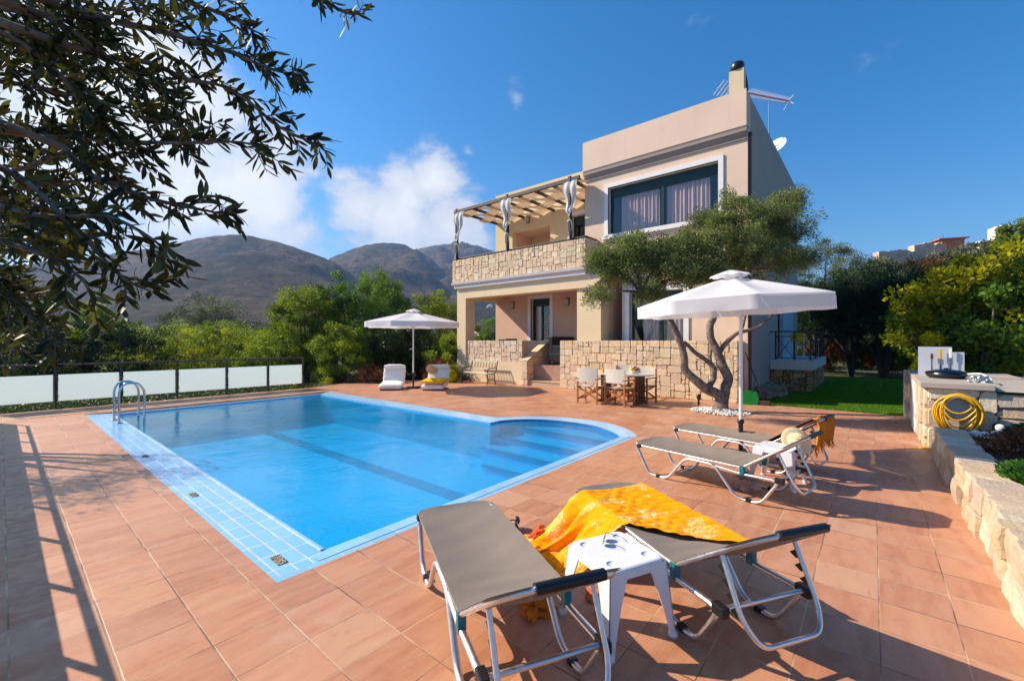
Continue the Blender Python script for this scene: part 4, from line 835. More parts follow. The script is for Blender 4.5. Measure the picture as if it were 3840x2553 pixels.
# ------------------------------------------------------------ white plastic side tables
def make_table():
    o = empty('side_table'); h = .42; a = .19
    def rr(s, r=.05, n=4, z=0):
        return [(p.x, p.y) for p in fillet([(s, s, 0), (-s, s, 0), (-s, -s, 0), (s, -s, 0)], r, n, True)]
    m_ = MB(); A = rr(a); n = len(A); cups = [(.12, .12), (-.12, .12), (-.12, -.12), (.12, -.12)]; circ = [[(cx+.032*math.cos(t*math.tau/16), cy+.032*math.sin(t*math.tau/16)) for t in range(16)] for cx, cy in cups]
    bm = bmesh.new(); es = []
    for poly in [rr(a-.012)]+circ:
        vs = [bm.verts.new((x, y, h)) for x, y in poly]
        for i in range(len(vs)): es.append(bm.edges.new((vs[i], vs[(i+1) % len(vs)])))
    bmesh.ops.triangle_fill(bm, edges=es, use_beauty=True, normal=(0, 0, 1)); bm.verts.index_update(); m_.add([v.co.copy() for v in bm.verts], [[v.index for v in (f.verts if f.normal.z > 0 else reversed(f.verts))] for f in bm.faces]); bm.free()
    B = rr(a-.012); rings = [(B, h), (rr(a-.003), h-.004), (A, h-.012), (rr(a+.004), h-.055), (rr(a-.004), h-.055), (rr(a-.01), h-.015)]
    for (P, z), (Q, z2) in zip(rings, rings[1:]):
        k = len(P); m_.add([(x, y, z) for x, y in P]+[(x, y, z2) for x, y in Q], [(i, k+i, k+(i+1) % k, (i+1) % k) for i in range(k)], 0, False)
    for (cx, cy) in cups: m_.lathe((cx, cy, h), [(.032, 0), (.029, -.006), (.001, -.006)], 16)
    m_.build('table_top', M['whiteplastic'], o)
    for sx, sy in ((1, 1), (-1, 1), (-1, -1), (1, -1)):
        m_ = MB(); k = 10
        for side in (0, 1):   # L-section leg that widens towards the top
            vs = []
            for i in range(k+1):
                t_ = i/k; z = (h-.02)*(1-t_); w = .085*(1-t_)**1.5+.036; out = a+.002+.035*t_
                if side == 0: p = [(sx*out, sy*(out-w), z), (sx*out, sy*out, z), (sx*(out-.006), sy*out, z), (sx*(out-.006), sy*(out-w), z)]
                else: p = [(sx*(out-w), sy*out, z), (sx*out, sy*out, z), (sx*out, sy*(out-.006), z), (sx*(out-w), sy*(out-.006), z)]
                vs += p
            m_.add(vs, [(4*i+j, 4*i+(j+1) % 4, 4*i+4+(j+1) % 4, 4*i+4+j) for i in range(k) for j in range(4)]+[(0, 1, 2, 3), (4*k, 4*k+1, 4*k+2, 4*k+3)], 0, False)
        m_.lathe((sx*(a+.025), sy*(a+.025), 0), [(.001, 0), (.028, 0), (.024, .02), (.001, .03)], 12); m_.build('leg', M['whiteplastic'], o)
    return o
tb = make_table(); T1 = place(tb, 2.24, 1.115, R(-24), 'white plastic side table with sunglasses, between the two front loungers', 'side table', 'white plastic side tables')
T2 = place(copy_tree(tb), 5.62, .82, R(-8), 'white plastic side table carrying a straw hat, under the large parasol', 'side table', 'white plastic side tables')
# sunglasses on the near table
sg = empty('sunglasses', (2.27, 1.20, .422), R(-160), 'gold rimmed aviator sunglasses lying open on the white table', 'sunglasses')
for s_ in (-1, 1):
    ring = [(.032*s_+.024*math.cos(t*math.tau/20), .004*math.sin(t*math.tau/20)+0, .026+.021*math.sin(t*math.tau/20)) for t in range(20)]
    m_ = MB(); m_.tube(ring, .0014, 6, closed=True); m_.build('rim', M['lampmetal'], sg)
    m_ = MB(); m_.add(ring, [tuple(range(20))]); m_.build('lens', simple('smoked_lens', (.045, .035, .03), .08) if 'smoked_lens' not in bpy.data.materials else bpy.data.materials['smoked_lens'], sg)
    m_ = MB(); m_.tube([(.057*s_, 0, .034), (.06*s_, .09, .02), (.055*s_, .125, .003)], .0016, 6); m_.build('temple', M['black'], sg)
m_ = MB(); m_.tube([(-.009, 0, .036), (.009, 0, .036)], .0013, 6); m_.build('bridge', M['lampmetal'], sg)
# straw hat leaning on the far table
ht = empty('sun_hat', (5.80, .66, .465), 0, 'cream straw sun hat tilted on the far white side table', 'hat')
Mh = Matrix.Rotation(R(215), 4, 'Z') @ Matrix.Rotation(R(62), 4, 'Y') ; Mh = Mh @ Matrix.Scale(.86, 4); m_ = MB(Mh)
m_.lathe((0, 0, 0), [(.001, .11), (.05, .105), (.085, .07), (.095, .0), (.13, -.012), (.185, -.006), (.186, -.010), (.13, -.018), (.09, -.01), (.001, .095)], 40)
m_.build('hat_body', M['straw'], ht)
m_ = MB(Mh)
for k in range(10): a = k*math.tau/10; m_.tube([(.002*math.cos(a), .002*math.sin(a), .113), (.05*math.cos(a+.3), .05*math.sin(a+.3), .108), (.09*math.cos(a+.6), .09*math.sin(a+.6), .06), (.098*math.cos(a+.7), .098*math.sin(a+.7), 0)], .004, 5)
m_.build('pleats', M['straw'], ht)
# ------------------------------------------------------------ towels
def local(o, v): return Matrix.Translation(o.location) @ Matrix.Rotation(o.rotation_euler.z, 4, 'Z') @ Vector(v)
tw = empty('beach_towel', L2.location, L2.rotation_euler.z, 'bright orange printed towel draped over a lounger and down to the tiles', 'towel')
def twf(u, v):
    # v: 0 at the far (right) edge of the lounger, runs over the near rail and down to the floor
    s = v*1.28-.02; x0, x1 = .10, 1.26-.50*min(1, s/.57); x = x0+u*(x1-x0)
    wr = .0055*math.sin(x*30-s*19+2*math.sin(s*9))+.009*mnoise.noise(Vector((x*6, s*5, 1)))+.004*math.sin(x*61+s*30)
    if s < .555: y = .285-s; z = .362-.02*math.sin(math.pi*(s/.56))*.9+abs(wr)*1.1+.004
    else:
        q = s-.555; L_ = .31
        if q < L_:
            f = q/L_; y = -.285-.05*min(1, q*12)-.22*f*f-.10*f; z = .362-.355*f**.9*min(1., .35+q*3.) ; y += 3.2*wr*f+.03*f*math.sin(x*24+1.3); z += .02*wr
            x = x-.10*f+.06*f*math.sin(u*7); y += .035*f*math.sin(u*23+1.5); z += 0
        else:
            f = (q-L_)/.42; y = -.285-.37-.34*f+2.4*wr+.035*math.sin(u*23+1.5); z = .012+abs(wr)*1.6*(1-f*.4)+.035*max(0, mnoise.noise(Vector((x*9, f*6, 3)))); x = x-.10+.06*math.sin(u*7)-.10*f*(u-.3)
    return (x, y, z)
m_ = MB(); m_.grid(twf, 110, 120); m_.grid(lambda u, v: Vector(twf(1-u, v))-Vector((0, 0, .003)), 40, 50); m_.build('cloth', M['towel'], tw)
rc = bpy.data.objects.new('x', None)
def blob(name, loc, sc, mat_, lab, cat, seed, amp=.35, fr=1.6, rz=0, flat=0):
    bm = bmesh.new(); bmesh.ops.create_icosphere(bm, subdivisions=5, radius=1)
    for v in bm.verts:
        p = v.co.copy(); n = mnoise.fractal(p*fr+Vector((seed*3, 0, 0)), 1., 2., 4); rdg = abs(mnoise.noise(p*fr*1.8+Vector((0, seed, 0))))
        f = 1+amp*n-amp*.6*rdg; v.co = Vector((p.x*sc[0]*f, p.y*sc[1]*f, max(-.05*sc[2], p.z*f)*sc[2]))
    me = bpy.data.meshes.new(name); bm.to_mesh(me); bm.free(); me.materials.append(mat_); me.polygons.foreach_set('use_smooth', [True]*len(me.polygons)); o = link_mesh(name, me); o.location = loc; o.rotation_euler = (0, 0, rz); tag(o, lab, cat); return o
blob('red_cloth', (2.86, 2.08, .0), (.14, .07, .05), M['red'], 'crumpled red cloth on the tiles at the edge of the orange towel', 'cloth', 4, .6, 2)
blob('rust_towel', (2.08, 1.55, 0), (.16, .11, .07), M['towel2'], 'rust orange towel bunched on the tiles under the nearest lounger', 'towel', 7, .5, 2, .6)
blob('red_cloth', (2.42, 1.32, .0), (.10, .08, .035), M['red'], 'small red cloth on the tiles under the white table', 'cloth', 9, .5, 2)
# diving mask
gg = empty('swim_mask', (2.80, 2.28, 0), R(35), 'yellow and black swimming mask standing on the tiles by the pool', 'mask')
m_ = MB(); m_.tube([(.075*math.cos(t), .02*math.sin(2*t)**2, .055+.05*math.sin(t)*(1.1 if math.sin(t) > 0 else .85)) for t in [k*math.tau/24 for k in range(24)]], .011, 8, closed=True); m_.build('skirt', M['black'], gg)
m_ = MB(); rr_ = [(.07*math.cos(t), .006, .055+.045*math.sin(t)) for t in [k*math.tau/24 for k in range(24)]]; m_.add(rr_, [tuple(range(24))]); m_.build('lens', simple('yellow_lens', (.62, .48, .12), .15), gg)
m_ = MB(); m_.tube(spline([(-.075, 0, .06), (-.09, .08, .05), (0, .13, .03), (.09, .08, .05), (.075, 0, .06)], 5), .006, 6); m_.build('strap', M['black'], gg)
# fringed towel hung over the raised back of the far lounger
ft = empty('fringed_towel', L4.location, L4.rotation_euler.z, 'rust orange towel with long fringe hanging over the farthest lounger backrest', 'towel'); ca, sa = math.cos(R(35)), math.sin(R(35))
def ftf(u, v):
    y = (v-.5)*.60; wr = .010*math.sin(v*31+u*3)
    if u < .62: l = -.10+.70*(u/.62); return (1.27+l*ca-.028*sa, y, .335+l*sa+.030*ca+wr*.6+.018)
    f = (u-.62)/.38; l = .60; return (1.27+l*ca+.035*math.sin(min(1, f*4)*math.pi/2)+wr*1.6-.03*f, y, .335+l*sa+.02-.34*f*(1-.25*math.sin(v*3)))
m_ = MB(); m_.grid(ftf, 50, 40); m_.build('cloth', M['towel2'], ft)
m_ = MB(); rg = random.Random(2)
for i in range(46):
    p = Vector(ftf(1, i/45)); l = rg.uniform(.05, .10); m_.tube([p, p+Vector((rg.uniform(-.01, .02), rg.uniform(-.01, .01), -l*.6)), p+Vector((rg.uniform(-.02, .03), rg.uniform(-.015, .015), -l))], [.006, .004, .002], 5)
m_.build('fringe', M['towel2'], ft)
# beach bag and sandals under the far lounger
bgm = blob('beach_bag', (5.25, 1.05, .0), (.17, .12, .15), fabricmat('striped_bag', (.42, .22, .18), (.62, .50, .44), 30, 0, .6), 'crumpled pink and grey beach bag under the lounger beside the far table', 'bag', 12, .35, 1.6)
# ------------------------------------------------------------ parasols
def parasol(loc, Rr, rot, top, edge, drop, lab, tilt=0, tdir=0, baseplate=True, seed=1, off=(0, 0)):
    o = empty('parasol', loc, 0, lab, 'parasol', 'white parasols on the terrace'); n = 8
    m_ = MB(); m_.tube([(0, 0, .42), (0, 0, top-.03)], .024, 14); m_.build('pole', M['whiteplastic'], o)
    m_ = MB(); m_.tube([(0, 0, 0), (0, 0, .48)], .030, 14); m_.lathe((0, 0, .46), [(.03, 0), (.042, 0), (.042, .05), (.03, .05)], 14); m_.box((-.075, -.015, .44), (-.03, .015, .48)); m_.build('base_tube', M['black'], o)
    if baseplate: m_ = MB(); m_.box((-.30, -.04, 0), (.30, .04, .05), bev=.01); m_.box((-.04, -.30, .001), (.04, .30, .049), bev=.01); m_.build('base_cross', simple('dark_blue_grey', (.03, .035, .05), .5), o)
    else: m_ = MB(); m_.lathe((0, 0, 0), [(.20, 0), (.20, .03), (.12, .05), (.03, .06)], 24); m_.build('base_cross', M['black'], o)
    m_ = MB(); m_.tube([(0, .024, 1.33), (0, .05, 1.36)], .006, 6); m_.tube([(0, .03, 1.33), (-.05, .13, 1.30)], .009, 6); m_.build('crank', M['whiteplastic'], o)
    TM = Matrix.Translation((off[0], off[1], top)) @ Matrix.Rotation(tdir, 4, 'Z') @ Matrix.Rotation(tilt, 4, 'Y') @ Matrix.Rotation(-tdir, 4, 'Z') @ Matrix.Translation((0, 0, -top))
    m_ = MB(TM); segs = 12
    def rad(a):   # octagon radius with edges bowed slightly inwards
        k = ((a-rot) % (math.tau/n))/(math.tau/n); q = math.cos(math.pi/n)/math.cos((k-.5)*math.tau/n); return Rr*(q-.012*math.sin(math.pi*k)), k
    def cn(u, v):
        a = rot+u*math.tau; r, k = rad(a); f = .10+.90*v; sg_ = .07*math.sin(math.pi*k)*math.sin(math.pi*min(1, v))
        z = top-.10-(top-edge-.10)*(f**1.08)-sg_*.55; return (math.cos(a)*r*f, math.sin(a)*r*f, z)
    m_.grid(cn, n*segs, 14)
    def vl(u, v):
        a = rot+u*math.tau; r, k = rad(a); b_ = .015*math.sin(math.pi*2*k)*v+.004*math.sin(k*25+seed)*v*v; rr = r+.012+b_
        return (math.cos(a)*rr, math.sin(a)*rr, edge-.0-.0*v-drop*v*(1-.06*math.sin(math.pi*k))+(.004*math.sin(k*13+seed*2)*v))
    m_.grid(vl, n*segs, 5)
    m_.build('canopy', M['canopy'], o)
    m_ = MB(TM)
    def cp(u, v):
        a = rot+u*math.tau; r, k = rad(a); r = r/Rr*.27*max(.02, v); return (math.cos(a)*r, math.sin(a)*r, top-.005-.085*v**1.2+.010*math.sin(u*50)*v)
    m_.grid(cp, n*6, 5); m_.build('vent_cap', M['canopy'], o)
    for i in range(n):
        a = rot+i*math.tau/n; m_ = MB(TM); m_.tube([(0, 0, top-.12), (math.cos(a)*Rr*.985, math.sin(a)*Rr*.985, edge-.012)], .010, 6); rb = m_.build('rib', M['whiteplastic'], o)
        m_ = MB(TM); m_.tube([(.03*math.cos(a), .03*math.sin(a), top-.62), (math.cos(a)*Rr*.5, math.sin(a)*Rr*.5, top-.12-(top-edge-.1)*.5-.01)], .008, 6); m_.build('strut', M['whiteplastic'], rb)
    m_ = MB(); m_.lathe((0, 0, top-.66), [(.03, 0), (.05, .01), (.05, .08), (.03, .09)], 14); m_.build('runner', M['whiteplastic'], o)
    return o
yaw = R(40)
parasol((6.6, 1.40, 0), 1.24, R(40)+math.pi+R(28)+R(2)-0, 2.58, 2.13, .17, 'large white parasol standing between the two farther loungers', tilt=R(-2.5), tdir=R(-50), seed=1, off=(-.15*S40, .15*C40))
parasol((8.95, 11.85, 0), 1.60, R(40)+math.pi-math.atan2(-135, 710)-R(22), 2.67, 2.20, .17, 'smaller looking white parasol between the two folded white floor cushions', seed=2)
# ------------------------------------------------------------ white folded floor cushions
def cushion(loc, rz, lab, extra=0):
    o = empty('floor_cushion', loc, rz, lab, 'cushion', 'white folded floor cushions by the smaller parasol')
    def slab(a, b, w, t, nm, mt, seed):
        m_ = MB(); a, b = Vector(a), Vector(b); d_ = b-a; nrm = Vector((-d_.z, 0, d_.x)).normalized()
        def f(u, v):
            th = v*math.tau; cu = math.copysign(abs(math.cos(th))**.45, math.cos(th)); su = math.copysign(abs(math.sin(th))**.45, math.sin(th))
            e = 1 if .06 < u < .94 else (.80 if .02 < u < .98 else .35)
            p = a+d_*u+nrm*(su*t/2*e*(1+.05*math.sin(u*17+seed))); return (p.x, cu*w/2*(1-.03*(1-e))+.006*math.sin(u*23), p.z+.006*mnoise.noise(Vector((u*9, v*7, seed))))
        m_.grid(f, 24, 28); ca_ = [f(0, k/28) for k in range(28)]; cb_ = [f(1, k/28) for k in range(28)]; m_.add(ca_, [tuple(range(28))[::-1]]); m_.add(cb_, [tuple(range(28))]); m_.build(nm, mt, o)
    slab((.0, 0, .10), (.72, 0, .20), .72, .17, 'seat_pad', M['cushion'], seed := 1)
    slab((.60, 0, .14), (.86, 0, .70), .72, .14, 'back_pad', M['cushion'], 2)
    m_ = MB(); m_.tube([(.78, -.34, .70), (.78, -.2, .725), (.79, .2, .72), (.78, .34, .70)], [.06, .075, .075, .06], 14); m_.build('neck_roll', M['cushion'], o)
    if extra: slab((-.02, 0, .27), (.66, 0, .31), .74, .12, 'yellow_towel', M['yellowcloth'], 3)
    m_ = MB(); m_.box((.03, -.33, 0), (.75, .33, .03)); m_.build('underside', M['black'], o)
    return o
cushion((8.02, 11.83, 0), math.atan2(.48, .57)+R(4), 'plain white folded floor cushion left of the smaller parasol pole')
cushion((8.85, 10.75, 0), math.atan2(.40, .62), 'white folded floor cushion with a yellow towel, right of the smaller parasol pole', 1)
h2_ = empty('sun_hat', (9.28, 11.28, .66), R(20), 'tan straw hat hung on the corner of the right floor cushion', 'hat'); m_ = MB(Matrix.Rotation(R(218), 4, 'Z') @ Matrix.Rotation(R(55), 4, 'Y'))
m_.lathe((0, 0, 0), [(.001, .11), (.06, .10), (.09, .06), (.095, 0), (.19, -.02), (.20, -.015), (.19, -.026), (.09, -.008), (.001, .09)], 28); m_.build('hat_body', simple('tan_straw', (.60, .40, .18), .8, bump=.5), h2_)
# ------------------------------------------------------------ garden bench
bn = empty('garden_bench', (11.55, 11.35, 0), math.pi, 'garden bench with dark iron ends and pale slats against the stone wall', 'bench')
for y in (-.66, .66):
    m_ = MB(); m_.tube(spline([(.20, y, 0), (.16, y, .2), (.18, y, .38), (-.10, y, .36), (-.22, y, .40), (-.30, y, .62), (-.36, y, .83)], 5), .018, 8); m_.tube(spline([(-.26, y, 0), (-.18, y, .15), (-.16, y, .36)], 5), .018, 8)
    m_.tube(spline([(.16, y, .36), (.20, y, .5), (.08, y, .58), (-.12, y, .57), (-.27, y, .60)], 5), .016, 8); m_.tube([(.17, y, .19), (-.17, y, .19)], .012, 6); m_.tube([(.0+.05*math.cos(t), y, .28+.05*math.sin(t)) for t in [k*math.tau/12 for k in range(12)]], .009, 6, closed=True); m_.build('iron_end', M['iron'], bn)
for k in range(5): m_ = MB(); m_.box((-.15+.072*k, -.68, .385), (-.15+.072*k+.058, .68, .405), bev=.004); m_.build('seat_slat', M['canvas'], bn)
m_ = MB(); m_.box((-.31, -.67, .50), (-.285, .67, .56)); m_.box((-.37, -.67, .76), (-.345, .67, .83), bev=.004); m_.build('back_slat', M['canvas'], bn)
m_ = MB()
for k in range(17): y = -.60+k*.075; m_.tube([(-.30, y, .56), (-.355, y+(.06 if k % 2 else -.06), .76)], .007, 5)
m_.build('back_lattice', M['iron'], bn)
# ------------------------------------------------------------ dining set
tbl = empty('dining_table', (10.45, 5.0, 0), 0, 'round ended dining table with dark wooden slatted pedestal by the stone wall', 'dining table')
m_ = MB(); ell = [(.46*math.copysign(abs(math.cos(t))**.8, math.cos(t)), .80*math.copysign(abs(math.sin(t))**.8, math.sin(t))) for t in [k*math.tau/48 for k in range(48)]]; m_.prism(ell, .715, .75); m_.build('table_top', simple('pale_table_top', (.62, .57, .52), .35), tbl)
for y in (-.48, .48):
    m_ = MB()
    for x in (-.2, -.07, .07, .2): m_.box((x-.028, y-.03, .06), (x+.028, y+.03, .715))
    for z in (.12, .4, .66): m_.box((-.24, y-.02, z-.03), (.24, y+.02, z+.03))
    m_.box((-.36, y-.045, 0), (.36, y+.045, .06), bev=.01); m_.build('pedestal', M['browwood'], tbl)
m_ = MB(); m_.box((-.03, -.48, .28), (.03, .48, .34)); m_.build('stretcher', M['browwood'], tbl)
def dchair():     # director's chair, faces +X
    o = empty('directors_chair'); w = .27
    for s_ in (-1, 1):
        y = s_*w; m_ = MB()
        for x in (-.22, .22): m_.box((x-.014, y-.02, 0), (x+.014, y+.02, .62 if x > 0 else .88))
        m_.box((-.24, y-.02, .40), (.24, y+.02, .44)); m_.box((-.24, y-.018, .10), (.24, y+.018, .135)); m_.build('side_frame', M['teak'], o)
        m_ = MB(); m_.box((-.25, y-.035, .62), (.27, y+.035, .645), bev=.006); m_.build('armrest', M['teak'], o)
    for x, fl_ in ((.19, 1), (-.19, 1)):
        m_ = MB(); m_.beam((x, -w, .12), (x, w, .42), .018, .04); m_.build('cross_leg', M['teak'], o)
        m_ = MB(); m_.beam((x+.022, w, .12), (x+.022, -w, .42), .018, .04); m_.build('cross_leg', M['teak'], o)
    m_ = MB(); m_.grid(lambda u, v: (-.21+.42*u, (v-.5)*2*w, .445-.02*math.sin(math.pi*v)), 8, 12); m_.grid(lambda u, v: (-.21+.42*(1-u), (v-.5)*2*w, .439-.02*math.sin(math.pi*v)), 8, 12); m_.build('seat', M['canvas'], o)
    m_ = MB(); m_.grid(lambda u, v: (-.235-.025*math.sin(math.pi*u), (u-.5)*2*(w+.02), .56+.34*v), 14, 8); m_.grid(lambda u, v: (-.229-.025*math.sin(math.pi*u), (.5-u)*2*(w+.02), .56+.34*v), 14, 8); m_.build('back_panel', M['canvas'], o)
    return o
dc = dchair(); DG = "director's chairs round the dining table"
place(dc, 9.78, 5.55, R(3), "director's chair with its back to the pool, leftmost at the dining table", 'chair', DG)
place(copy_tree(dc), 9.86, 4.80, R(-6), "director's chair with its back to the pool, in front of the table pedestal", 'chair', DG)
place(copy_tree(dc), 10.80, 4.62, R(172), "director's chair facing the pool at the right end of the table", 'chair', DG)
place(copy_tree(dc), 11.28, 5.40, R(183), "director's chair facing the pool, behind the middle of the table", 'chair', DG)
fb = empty('fruit_bowl', (10.52, 4.72, .75), 0, 'bowl of yellow and red fruit on the dining table', 'bowl'); m_ = MB(); m_.lathe((0, 0, 0), [(.05, 0), (.10, .03), (.13, .07), (.125, .07), (.09, .035), (.001, .015)], 20); m_.build('bowl', M['whiteplastic'], fb)
for i, (x, y, z, r, c) in enumerate([(-.03, .05, .085, .05, 0), (.04, .03, .08, .045, 0), (0, -.04, .09, .05, 1), (-.05, -.05, .08, .045, 1), (.03, -.07, .10, .045, 1), (0, .0, .13, .045, 1), (-.02, .07, .12, .035, 0)]):
    m_ = MB(); m_.lathe((x, y, z), [(.001, -r), (r*.7, -r*.7), (r, 0), (r*.7, r*.75), (.001, r*.85)], 12); m_.build('fruit', [simple('yellow_fruit', (.80, .60, .01), .4), simple('red_fruit', (.42, .10, .04), .4)][c] if i in (0, 2) else bpy.data.materials[['yellow_fruit', 'red_fruit'][c]], fb)
jg = empty('juice_jug', (10.2, 5.42, .75), 0, 'small orange juice jug on the dining table', 'jug'); m_ = MB(); m_.lathe((0, 0, 0), [(.04, 0), (.05, .06), (.035, .10), (.045, .12), (.04, .12), (.03, .1), (.001, .02)], 16); m_.build('jug_body', simple('orange_glass', (.85, .36, .02), .2), jg); m_ = MB(); m_.tube(spline([(.045, 0, .1), (.08, 0, .08), (.05, 0, .03)], 4), .006, 6); m_.build('handle', bpy.data.materials['orange_glass'], jg)
# dark chairs on the porch
def porch_chair():
    o = empty('porch_chair'); m_ = MB(); m_.box((-.25, -.25, .40), (.25, .25, .46), bev=.01); m_.build('seat', M['black'], o); m_ = MB(); m_.box((-.27, -.25, .46), (-.22, .25, .95), bev=.01); m_.build('backrest', M['black'], o)
    for x in (-.22, .22):
        for y in (-.22, .22): m_ = MB(); m_.box((x-.02, y-.02, 0), (x+.02, y+.02, .40)); m_.build('leg', M['black'], o)
    return o
pc = porch_chair(); PG = 'dark chairs on the porch'
for i, (x, y, rz, lab) in enumerate([(13.9, 11.95, 0, 'dark porch chair whose back just shows left of the door'), (13.2, 10.95, R(10), 'dark porch chair whose back shows in front of the door frame'), (13.7, 9.0, R(-100), 'dark porch chair at the top of the steps')]):
    c = pc if i == 0 else copy_tree(pc); c.location = (x, y, .72); c.rotation_euler = (0, 0, rz); tag(c, lab, 'chair', PG)
    if i == 0: c.location.z = .70
sf = empty('outdoor_sofa', (13.55, 8.6, .72), R(90), 'low dark outdoor sofa behind the wall at the top of the steps', 'sofa'); m_ = MB(); m_.box((-.4, -.75, .1), (.4, .75, .42), bev=.02); m_.build('seat', M['black'], sf); m_ = MB(); m_.box((.25, -.75, .42), (.4, .75, 1.02), bev=.02); m_.build('backrest', M['black'], sf); m_ = MB(); m_.box((-.4, -.75, .42), (.25, -.65, .7), bev=.02); m_.box((-.4, .65, .42), (.25, .75, .7), bev=.02); m_.build('armrest', M['black'], sf)
# spotlight by the tree, bucket, broom
sp_ = empty('garden_spotlight', (11.05, 3.28, 0), 0, 'small dark garden spotlight on a spike beside the olive trunk', 'spotlight'); m_ = MB(); m_.tube([(0, 0, 0), (0, 0, .16)], .025, 10); m_.build('stem', M['black'], sp_); m_ = MB(); m_.lathe((0, 0, .15), [(.03, 0), (.05, .05), (.055, .13), (.04, .13)], 14); m_.build('lamp_head', M['black'], sp_)
bk_ = empty('dustpan', (12.05, 2.35, 0), R(200), 'bright green plastic dustpan leaning by the wall corner', 'dustpan'); m_ = MB(Matrix.Rotation(R(-12), 4, 'Y'))
m_.add([(-.02, -.16, 0), (-.02, .16, 0), (-.02, .2, .14), (-.02, .15, .33), (-.02, -.10, .36), (-.02, -.20, .22), (.03, -.16, 0), (.03, .16, 0), (.03, .2, .14), (.03, .15, .33), (.03, -.10, .36), (.03, -.20, .22)], [(0, 1, 2, 3, 4, 5), (11, 10, 9, 8, 7, 6)]+[(i, 6+i, 6+(i+1) % 6, (i+1) % 6) for i in range(6)]); m_.build('pan', M['green'], bk_); m_ = MB(); m_.tube([(0, .05, .3), (.06, .12, .75)], .011, 8); m_.build('handle', M['black'], bk_)
br = empty('broom', (12.28, 2.12, 0), 0, 'dark handled broom leaning on the end of the stone wall', 'broom'); m_ = MB(); m_.tube([(-.12, -.06, .1), (.20, .42, 1.28)], .013, 8); m_.build('handle', M['black'], br); m_ = MB(); m_.box((-.17, -.20, 0), (-.08, .10, .11), bev=.02); m_.build('bristles', simple('bristle', (.06, .035, .02), .9), br)
# stray pebble bits on the tiles
# ------------------------------------------------------------ outdoor kitchen
kt = empty('outdoor_kitchen', (10.3, -.9, 0), 0, 'stone outdoor kitchen counter with a screed top on the right', 'outdoor kitchen'); T_ = Matrix.Translation((-10.3, .9, 0))
m_ = MB(T_); m_.box((8.86, -1.30, -.05), (12.1, -.62, .90)); m_.build('core', M['mortar'], kt)
m_ = MB(T_); m_.box((8.76, -1.29, .905), (10.9, -.54, .985), bev=.008); m_.box((10.9, -1.9, .90), (12.05, -.56, .98), bev=.008); m_.build('counter', M['counter'], kt)
m_ = MB(T_); ashlar(m_, (8.86, -.62, 0), (0, -1, 0), .70, .90, (-1, 0, 0), .16, seed=51, cols=PALES, jit=.22, prot=.05, gap=.012, rnd=.3, maxh=2); ashlar(m_, (12.1, -.62, 0), (-1, 0, 0), 3.24, .90, (0, 1, 0), .16, seed=52, cols=PALES, jit=.22, prot=.05, gap=.012, maxh=2); m_.build('stonework', M['garden_stone'], kt)
m_ = MB(T_)
for k in range(3): m_.box((10.1+.24*k, -.575, .02), (10.3+.24*k, -.545, .90), bev=.006)
m_.build('shutter_door', M['white'], kt)
m_ = MB(T_); m_.box((12.1, -.80, 0), (12.42, -.5, .98), bev=.03); m_.build('end_pier', simple('grey_concrete', (.30, .27, .24), .95, var=.35, vs=10, bump=.9), kt)
rw = empty('retaining_wall', (9.0, -3.5, 0), 0, 'rough pale stone retaining wall right of the outdoor kitchen', 'wall'); T_ = Matrix.Translation((-9.0, 3.5, 0))
m_ = MB(T_); m_.box((8.90, -7, -.1), (9.1, -1.30, .86)); m_.build('core', M['mortar'], rw); m_ = MB(T_); ashlar(m_, (8.90, -1.30, 0), (0, -1, 0), 4.2, .86, (-1, 0, 0), .19, seed=53, cols=PALES, jit=.3, prot=.07, gap=.02, rnd=.4, maxh=2); m_.build('stonework', M['garden_stone'], rw)
m_ = MB(T_); m_.grid(lambda u, v: (8.80+4.6*u, -1.32-5.5*v, .90+.03*mnoise.noise(Vector((u*9, v*9, 0)))+.05*math.sin(u*4)), 30, 30); m_.build('paving', M['counter'], rw)
# splash boards and utensils
bd_ = empty('splash_board', (10.5, -.9, .985), 0, 'pale metal splash board standing behind the cooking pan', 'board'); T_ = Matrix.Translation((-10.5, .9, -.985))
for (a, b2, z) in ((-.62, -1.04, 1.49), (-1.045, -1.19, 1.40)): m_ = MB(T_); m_.box((10.50, b2, .985), (10.512, a, z)); m_.build('panel', simple('galvanised', (.50, .54, .60), .45, var=.06), bd_)
for (y, z0, z1, c, lab) in [(-.79, 1.16, 1.37, 'browwood', 'spatula with a dark wooden handle against the splash board'), (-.90, 1.16, 1.45, 'ytub', 'grill brush with a yellow handle in the middle of the splash board'), (-1.02, 1.18, 1.46, 'white', 'fork with a white handle at the right of the splash board')]:
    o = empty('utensil', (10.45, y, 1.1), 0, lab, 'utensil', 'cooking utensils on the splash board'); m_ = MB(); m_.box((-.01, -.018, z0+.12-1.1), (.01, .018, z1-1.1), bev=.005); m_.build('handle', M[c], o); m_ = MB(); m_.box((-.004, -.010, -.08), (.004, .010, z0+.12-1.1)); m_.build('shaft', M['steel'], o)
pn = empty('cooking_pan', (9.95, -.92, .985), 0, 'round black covered pan on its burner on the counter', 'pan'); m_ = MB(); m_.lathe((0, 0, 0), [(.20, 0), (.24, .04), (.25, .085), (.001, .085)], 32); m_.build('pan_body', M['black'], pn); m_ = MB(); m_.lathe((0, 0, .085), [(.255, 0), (.25, .015), (.15, .05), (.03, .062), (.03, .08), (.001, .082)], 32); m_.build('lid', metalmat('dark_lid', (.12, .12, .13), .2), pn)
m_ = MB(); m_.tube(spline([(-.1, -.2, .08), (-.22, -.36, .10), (-.35, -.46, .02)], 4), .012, 8); m_.build('handle', M['whiteplastic'], pn)
rg = random.Random(9); m_ = MB(Matrix.Identity(4)); 
